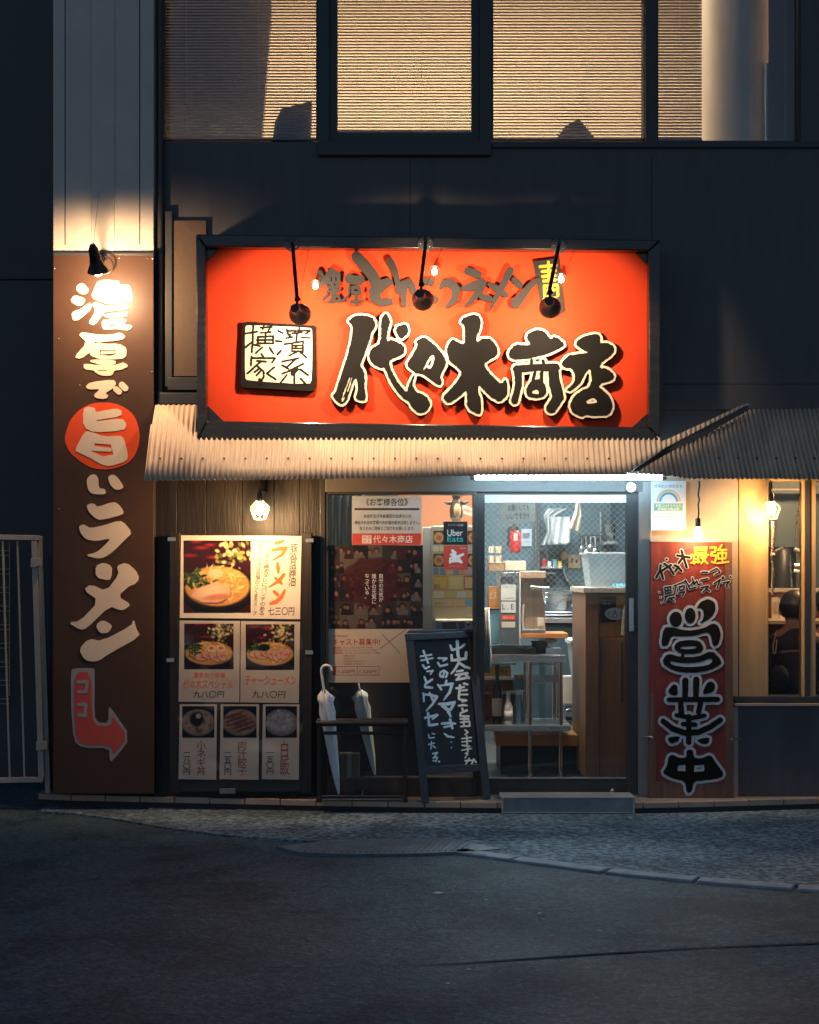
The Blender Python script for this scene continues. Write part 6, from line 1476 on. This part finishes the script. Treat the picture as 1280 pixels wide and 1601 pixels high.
# sink counter at the back
sk_ = thing('sink_counter', 'steel sink counter with a bent faucet along the kitchen wall', 'sink', W(880, 1215, 2.4))
pb(sk_, 'counter', 'steel', 852, 966, 918, 974, 2.1, 2.7); pb(sk_, 'front', 'kitchendark', 852, 974, 1010, 1170, 2.15, 2.7); pb(sk_, 'splash_back', 'steel', 852, 926, 918, 940, 2.9, 2.95)
MB().tube([W(896, 945, 2.5), W(896, 914, 2.5), W(899, 912, 2.45), W(916, 909, 2.3), W(918, 912, 2.3)], .014, 8).build('faucet', 'chrome', sk_, smooth='auto')
for a in (885, 905): MB().ball(W(a, 934, 2.5), .04, .04, .022).build('tap_knob', 'chrome', sk_, smooth=True)
t = thing('saucepan', 'dark saucepan with steel rim on the sink counter', 'pan', W(898, 965, 2.3)); MB().lathe([(.09, 0), (.1, .02), (.1, .12), (.095, .12), (.09, .01)], W(905, 962, 2.35), 20).build('body', 'black', t, smooth='auto'); MB().tube([W(893, 946, 2.25), W(913, 946, 2.25)], .012, 8).build('handle', 'steel', t, smooth='auto')
t = thing('plate_stack', 'flat white plates lying on the steel sink counter', 'plates', W(870, 966, 2.3)); MB().lathe([(.09, 0), (.14, .012), (.14, .02), (0, .022)], W(872, 964, 2.3), 20).build('plate', 'paperwhite', t, smooth='auto'); MB().lathe([(.08, .022), (.12, .034), (.12, .04), (0, .042)], W(872, 964, 2.3), 20).build('plate', 'paperwhite', t, smooth='auto')
# things on the kitchen wall
ky = 3.17
t = thing('fire_extinguisher', 'red and black fire extinguisher hung on the kitchen wall', 'extinguisher', W(806, 865, 1.5)); c = W(805, 863, 1.36); MB().lathe([(.035, 0), (.042, .01), (.042, .13), (.03, .16), (.015, .17)], c, 16).build('body', 'red', t, smooth='auto'); MB().lathe([(.03, .155), (.03, .19), (.02, .21), (0, .211)], c, 14).build('valve', 'black', t, smooth='auto'); MB().tube([c + Vector((0, 0, .2)), c + Vector((-.05, 0, .18)), c + Vector((-.055, 0, .04))], .010, 8).build('hose', 'black', t, smooth='auto'); pb(t, 'label', 'paperwhite', 803, 834, 809, 845, 1.31, 1.315, 0); pb(t, 'bracket', 'black', 797, 828, 812, 864, 1.42, 1.45)
t = thing('wall_notice', 'small white notice with a dark square picture beside the fire extinguisher', 'notice', W(823, 854, ky)); pb(t, 'sheet', 'paperwhite', 815, 827, 831, 854, ky, ky + .01, 0); pb(t, 'picture', 'txtgrey', 817, 833, 828, 842, ky - .002, ky, 0); Flat().text('手洗い', 819, 845, 829, 849).build('lettering', 'txtgrey', t, ky - .003)
t = thing('paper_sign', 'cream handwritten paper sign stuck inside the door glass', 'notice', W(809, 817, .03)); pb(t, 'sheet', 'thinpaper', 782, 786, 836.5, 816.5, .03, .033, 0)
Flat().text('お願いしても', 794, 789, 827, 799, .02, 0, -2, .5).text('いいですか!?', 792, 802, 827, 812, .02, 0, -3, .5, seed=4).build('lettering', 'txtblack', t, .0285)
t = thing('switch_plate', 'tan switch plate with two toggles on the kitchen wall', 'switch', W(898, 889, ky)); pb(t, 'plate', 'wallorange', 888, 867, 907, 889, ky, ky + .02, .005)
for a in (894, 901): pb(t, 'toggle', 'black', a - 1.5, 873, a + 1.5, 880, ky - .015, ky, .003)
t = thing('ladle', 'steel ladle with a wooden end hanging on the kitchen wall', 'ladle', W(885, 890, ky - .05)); MB().tube([W(882, 876, ky - .05), W(882, 895, ky - .05), W(887, 905, ky - .05), W(891, 911, ky - .05)], [.02, .016, .018, .014], 8).build('stem', 'chrome', t, smooth='auto'); MB().ball(W(882, 870, ky - .05), .035, .02, .045).build('bowl', 'wallorange', t, smooth=True)
# white aprons / bags hanging
def cloth(name, label, poly, y, mat, grp, fold=.035):
    t = thing(name, label, 'cloth' if 'apron' in name else 'bag', W(sum(p[0] for p in poly) / len(poly), max(p[1] for p in poly), y), grp)
    # grid between left and right outlines
    L_ = poly[:len(poly) // 2]; R_ = poly[len(poly) // 2:][::-1]; nv = 12; nu = 16; vs = []
    for j in range(nv + 1):
        f = j / nv * (len(L_) - 1); i = min(int(f), len(L_) - 2); q = f - i
        lx_ = L_[i][0] + (L_[i + 1][0] - L_[i][0]) * q; ly_ = L_[i][1] + (L_[i + 1][1] - L_[i][1]) * q
        rx_ = R_[i][0] + (R_[i + 1][0] - R_[i][0]) * q; ry_ = R_[i][1] + (R_[i + 1][1] - R_[i][1]) * q
        for u in range(nu + 1):
            w = u / nu; vs.append(W(lx_ + (rx_ - lx_) * w, ly_ + (ry_ - ly_) * w, y + fold * math.sin(w * 11 + j * .2) - fold * math.sin(w * math.pi)))
    o = MB().add(vs, [(j * (nu + 1) + u, (j + 1) * (nu + 1) + u, (j + 1) * (nu + 1) + u + 1, j * (nu + 1) + u + 1) for j in range(nv) for u in range(nu)]).build('cloth', mat, t, smooth=True)
    o.modifiers.new('t', 'SOLIDIFY').thickness = .006; return t
cloth('hanging_apron', 'white apron hanging on the kitchen wall behind the diamond wire glass', [(857, 795), (850, 806), (854, 832), (845, 852), (868, 852), (866, 832), (868, 806), (887, 795)], 2.9, 'cloth', None)
cloth('hanging_apron', 'square white towel hanging in front of the apron', [(862, 808), (862, 830), (862, 851), (892, 851), (892, 830), (890, 808)], 2.8, 'cloth', None)
t = cloth('plastic_bag', 'white plastic shopping bag with red print hanging near the door top', [(901, 786), (898, 800), (889, 826), (906, 832), (909, 805), (905, 786)], .8, 'cloth', None, .02)
Flat().text('OK', 890, 811, 901, 818, .05, .1, 5).build('red_print', 'txtred', t, .755)
t = thing('wall_shelf', 'steel wall shelf with upturned steel bowls on the kitchen wall', 'shelf', W(965, 850, 2.9)); pb(t, 'board', 'steel', 945, 846, 1010, 851, 2.8, 3.15); pb(t, 'upright', 'steel', 938, 800, 940, 851, 3.1, 3.15)
for a in (955, 969): MB().lathe([(.03, 0), (.07, .06), (.085, .14), (.08, .14), (.03, .01)], W(a, 846, 2.95), 18).build('bowl', 'chrome', t, smooth='auto')

# more kitchen clutter
t = thing('utensil_rail', 'steel rail with hanging utensils on the teal kitchen wall', 'rail', W(920, 850, ky)); MB().tube([W(905, 838, ky - .06), W(940, 838, ky - .06)], .012, 8).build('bar', 'chrome', t)
for i, (a, L_) in enumerate(((909, 18), (916, 24), (923, 16), (930, 22))):
    MB().tube([W(a, 838, ky - .07), W(a + .5, 838 + L_, ky - .07)], .008, 6).build('utensil', 'steelv', t); MB().ball(W(a + .5, 838 + L_ + 3, ky - .07), .035, .015, .045).build('utensil_head', 'chrome', t, smooth=True)
t = thing('stock_pot', 'tall steel stock pot on the sink counter behind the tap', 'pot', W(880, 965, 2.55)); c = W(881, 962, 2.55); MB().lathe([(.13, 0), (.135, .01), (.135, .17), (.145, .175), (.145, .185), (.128, .185), (.125, .02)], c, 24).build('body', 'steel', t, smooth='auto'); MB().lathe([(.14, .187), (.10, .2), (0, .21)], c, 24).build('lid', 'steel', t, smooth='auto')
for s in (-1, 1): MB().tube([c + Vector((s * .135, 0, .12)), c + Vector((s * .17, 0, .13)), c + Vector((s * .17, 0, .15)), c + Vector((s * .135, 0, .15))], .008, 6).build('handle', 'chrome', t)
t = thing('condiment_box', 'row of small coloured condiment boxes on the wall shelf end of the kitchen', 'box', W(868, 885, 3.0)); pb(t, 'shelf', 'steel', 846, 886, 880, 889, 2.95, 3.2)
for i, m_ in enumerate(('red', 'machinewhite', 'bottleblue', 'yellow')): pb(t, 'carton', m_, 848 + i * 8, 874 + (i % 2) * 3, 854 + i * 8, 886, 3.0, 3.1)
t = thing('pipe_run', 'pale pipes running down the kitchen wall near the cream side wall', 'pipes', W(842, 900, ky))
for a in (838, 842): MB().tube([W(a, 780, ky - .03), W(a, 925, ky - .03)], .012, 8).build('pipe', 'greyalu', t, smooth='auto')
MB().tube([W(838, 858, ky - .04), W(852, 858, ky - .04), W(856, 870, ky - .04), W(856, 880, ky - .04)], .012, 8).build('pipe', 'greyalu', t, smooth='auto')
t = thing('bowl_stack', 'stack of pale bowls on the steel table beside the tray', 'bowls', W(845, 1022, 1.05))
for i in range(4): MB().lathe([(.03, .02 * i), (.07, .035 + .02 * i), (.068, .036 + .02 * i), (.03, .006 + .02 * i)], W(844, 1023, 1.05), 18).build('bowl', 'plasticwhite', t, smooth='auto')
t = thing('price_strip', 'orange and white notice strips taped on the dispenser side', 'notice', W(796, 1000, .85)); pb(t, 'strip', 'orange', 784, 962, 805, 969, .846, .8495, 0); pb(t, 'strip', 'paper', 784, 972, 805, 981, .846, .8495, 0); Flat().text('生ビール', 786, 963.5, 803, 967.5).build('lettering', 'txtwhite', t, .8445)

# ================================================================ DINING ROOM AND GUESTS
wl = thing('pendant_lamp', 'warm pendant lamp hanging over the dining counter', 'lamp', (WX(1330, 1.0), 1.0, 2.3))
c = Vector((WX(1330, 1.0), 1.0, 2.25)); MB().ball(c, .035).build('bulb', 'warmlamp', wl, smooth=True); MB().tube([c + Vector((0, 0, .03)), (c.x, c.y, 2.55)], .006, 6).build('cord', 'black', wl); MB().lathe([(.03, .05), (.09, .02), (.11, -.01), (.105, -.01), (.03, .04)], c + Vector((0, 0, .02)), 20).build('shade', 'lampblack', wl, smooth='auto')
lamp('pendant_light', 'POINT', c + Vector((0, 0, -.06)), 85, (1.0, .6, .3), wl, shadow_soft_size=.04)
dc = thing('dining_counter', 'warm timber dining counter with a raised shelf behind the window', 'counter', W(1240, 1215, 1.3))
pb(dc, 'counter', 'wallpeach', 1192, 970, 1600, 976, 1.15, 1.75); pb(dc, 'front', 'cabinet', 1196, 976, 1600, 1217, 1.35, 1.4); pb(dc, 'raised_shelf', 'wallpeach', 1192, 920, 1600, 926, 1.5, 1.8); pb(dc, 'riser', 'salmon', 1192, 926, 1600, 970, 1.72, 1.76)
MB().box(WX(1180, 2.4), WX(1620, 2.4), 2.35, 2.4, 0, 2.6).build('dining_wall', 'kitchenwall', B)
t = thing('hood', 'dark kitchen hood with pale edge over the dining counter', 'hood', W(1240, 770, 2.0)); pb(t, 'body', 'kitchendark', 1204, 745, 1300, 772, 1.9, 2.3); pb(t, 'edge', 'wallpeach', 1206, 764, 1258, 767, 1.88, 1.9)
t = thing('noodle_boiler', 'dark noodle boiler with pale curved pipes behind the counter', 'boiler', W(1222, 920, 2.0)); MB().lathe([(.12, 0), (.12, .30), (.1, .33), (0, .335)], W(1220, 920, 2.05), 22).build('body', 'black', t, smooth='auto')
MB().tube([W(1210, 862, 1.95), W(1222, 856, 1.95), W(1234, 868, 1.95), W(1237, 918, 1.95)], .011, 8).build('pipe', 'steel', t, smooth='auto'); MB().tube([W(1248, 790, 1.9), W(1243, 855, 1.9), W(1252, 870, 1.9)], .007, 8).build('hose', 'steel', t, smooth='auto')
for i, (a, b) in enumerate([((1241, 858), (1256, 864)), ((1241, 884), (1258, 882)), ((1240, 892), (1258, 896))]): MB().tube([W(*a, 1.9), W(*b, 1.9)], .018, 8).build('handle', 'steel', t, smooth='auto')
t = thing('menu_stand', 'white upright menu cards standing on the dining counter', 'menu', W(1218, 969, 1.4))
for i, (a, b, c_) in enumerate([(1206, 1217, 934), (1218, 1227, 936), (1228, 1232, 940)]): pb(t, 'card', 'paper', a, c_, b, 969, 1.35 + i * .02, 1.36 + i * .02, 0)
mb = Flat()
for i in range(5): mb.rect(1208 + i * 2, 940, 1208.7 + i * 2, 960)
mb.build('lettering', 'txtbrown', t, 1.345)

def skinned(name, mat, parent, nodes, edges, root=0, levels=2):
    o0 = ORG[parent.name]
    me = bpy.data.meshes.new(name); me.from_pydata([tuple(Vector(p[0]) - o0) for p in nodes], edges, []); me.materials.append(M[mat])
    o = bpy.data.objects.new(name, me); COL.objects.link(o); o.parent = parent; ORG[o.name] = o0.copy()
    o.modifiers.new('skin', 'SKIN')
    if not me.skin_vertices: 
        bpy.context.view_layer.objects.active = o
    for i, p in enumerate(nodes):
        r = p[1]; me.skin_vertices[0].data[i].radius = r if isinstance(r, tuple) else (r, r)
        me.skin_vertices[0].data[i].use_root = (i == root)
    o.modifiers['skin'].use_smooth_shade = True
    s = o.modifiers.new('subdiv', 'SUBSURF'); s.levels = levels; s.render_levels = levels
    return o

def seated(px, y, label, shirt, zhead=1.20, lean=.10):
    """guest on a stool, seen from behind, facing the counter"""
    x = WX(px, y); t = thing('person', label, 'person', (x, y, .015), 'guests at the dining counter')
    b = lambda dx, dy, z: (x + dx, y + dy, z)
    zs = .50
    # one continuous body: pelvis, spine, neck, head, arms with hands, legs with feet
    N_ = [(b(0, 0, zs + .10), .135), (b(0, .02, zs + .26), .125), (b(0, .05, zs + .42), (.15, .11)), (b(0, .07, zs + .52), (.13, .085)), (b(0, .10, zs + .61), .052), (b(0, .125, zhead - .055), .075), (b(0, .13, zhead), .092), (b(0, .125, zhead + .06), .072)]
    Ed = [(i, i + 1) for i in range(7)]
    for s in (-1, 1):
        k_ = len(N_)
        N_ += [(b(s * .155, .07, zs + .49), .062), (b(s * .215, .10, zs + .28), .050), (b(s * .17, .32, zs + .26), .038), (b(s * .13, .42, zs + .30), .028), (b(s * .12, .48, zs + .30), (.038, .018)), (b(s * .115, .54, zs + .29), (.03, .014))]
        Ed += [(3, k_), (k_, k_ + 1), (k_ + 1, k_ + 2), (k_ + 2, k_ + 3), (k_ + 3, k_ + 4), (k_ + 4, k_ + 5)]
        k_ = len(N_)
        N_ += [(b(s * .10, .06, zs + .06), .085), (b(s * .13, .42, zs + .07), .062), (b(s * .13, .40, .12), .042), (b(s * .13, .40, .065), .038), (b(s * .14, .54, .05), .03)]
        Ed += [(0, k_), (k_, k_ + 1), (k_ + 1, k_ + 2), (k_ + 2, k_ + 3), (k_ + 3, k_ + 4)]
    skinned('body', 'skin', t, N_, Ed)
    S_ = [(b(0, -.005, zs + .06), .155), (b(0, .015, zs + .26), .148), (b(0, .045, zs + .42), (.175, .132)), (b(0, .065, zs + .525), (.145, .10)), (b(0, .085, zs + .565), (.085, .07))]
    E_ = [(i, i + 1) for i in range(4)]
    for s in (-1, 1):
        k_ = len(S_)
        S_ += [(b(s * .16, .07, zs + .49), .080), (b(s * .22, .10, zs + .28), .066), (b(s * .172, .31, zs + .262), .052)]; E_ += [(3, k_), (k_, k_ + 1), (k_ + 1, k_ + 2)]
    skinned('shirt', shirt, t, S_, E_)
    T_ = [(b(0, 0, zs + .07), .16)]; E_ = []
    for s in (-1, 1):
        k_ = len(T_); T_ += [(b(s * .10, .06, zs + .06), .10), (b(s * .13, .42, zs + .07), .076), (b(s * .13, .40, .14), .055)]; E_ += [(0, k_), (k_, k_ + 1), (k_ + 1, k_ + 2)]
    skinned('trousers', 'trousers', t, T_, E_)
    # hair: cap over the back and top of the head
    mb = MB(); c = Vector(b(0, .118, zhead + .012)); n, m = 24, 14; vs = []
    for i in range(m + 1):
        for j in range(n):
            an = 2 * math.pi * j / n; front = max(0, math.sin(an)); lim = math.pi * (.70 - .34 * front); th = lim * i / m
            rr = 1 + .05 * mnoise.noise(Vector((math.cos(an) * 4, math.sin(an) * 4, th * 5)))
            vs.append(c + Vector((.104 * math.sin(th) * math.cos(an) * rr, .112 * math.sin(th) * math.sin(an) * rr, .122 * math.cos(th) * rr)))
    mb.add(vs, [(i * n + j, i * n + (j + 1) % n, (i + 1) * n + (j + 1) % n, (i + 1) * n + j) for i in range(m) for j in range(n)])
    o = mb.build('hair', 'hair', t, smooth=True); o.modifiers.new('t', 'SOLIDIFY').thickness = .01
    for s in (-1, 1): MB().ball(b(s * .094, .125, zhead - .02), .012, .022, .03).build('ear', 'skin', t, smooth=True)
    st_ = thing('stool', 'round black counter stool under the ' + ('guest in the charcoal jacket' if shirt == 'shirt2' else 'guest in the dark shirt'), 'stool', (x, y, .015), 'counter stools')
    MB().lathe([(.0, zs - .07), (.16, zs - .07), (.17, zs - .05), (.16, zs - .03), (0, zs - .028)], (x, y, 0), 24).build('seat', 'black', st_, smooth='auto'); MB().tube([(x, y, .03), (x, y, zs - .07)], .03, 12).build('stem', 'chrome', st_, smooth='auto'); MB().lathe([(.18, .015), (.18, .03), (.05, .05)], (x, y, 0), 24).build('foot_plate', 'chrome', st_, smooth='auto')
    return t
seated(1248, .62, 'seated guest with short black hair and dark shirt, seen from behind through the window', 'shirt', 1.225)
seated(1304, .72, 'seated guest in charcoal jacket farther along the counter, cut by the frame edge', 'shirt2', 1.26)
t = thing('tote_bag', 'dark shoulder bag with a pale strap hanging by the seated guest', 'bag', W(1212, 1085, .5))
MB().tube([W(1214, 985, .42), W(1208, 1010, .40), W(1209, 1022, .40), W(1212, 1022, .40), W(1214, 1000, .42)], .004, 6).build('strap', 'paper', t)
mb = MB().ball(W(1218, 1062, .5), .07, .05, .10); mb.build('body', 'shirt2', t, smooth=True)
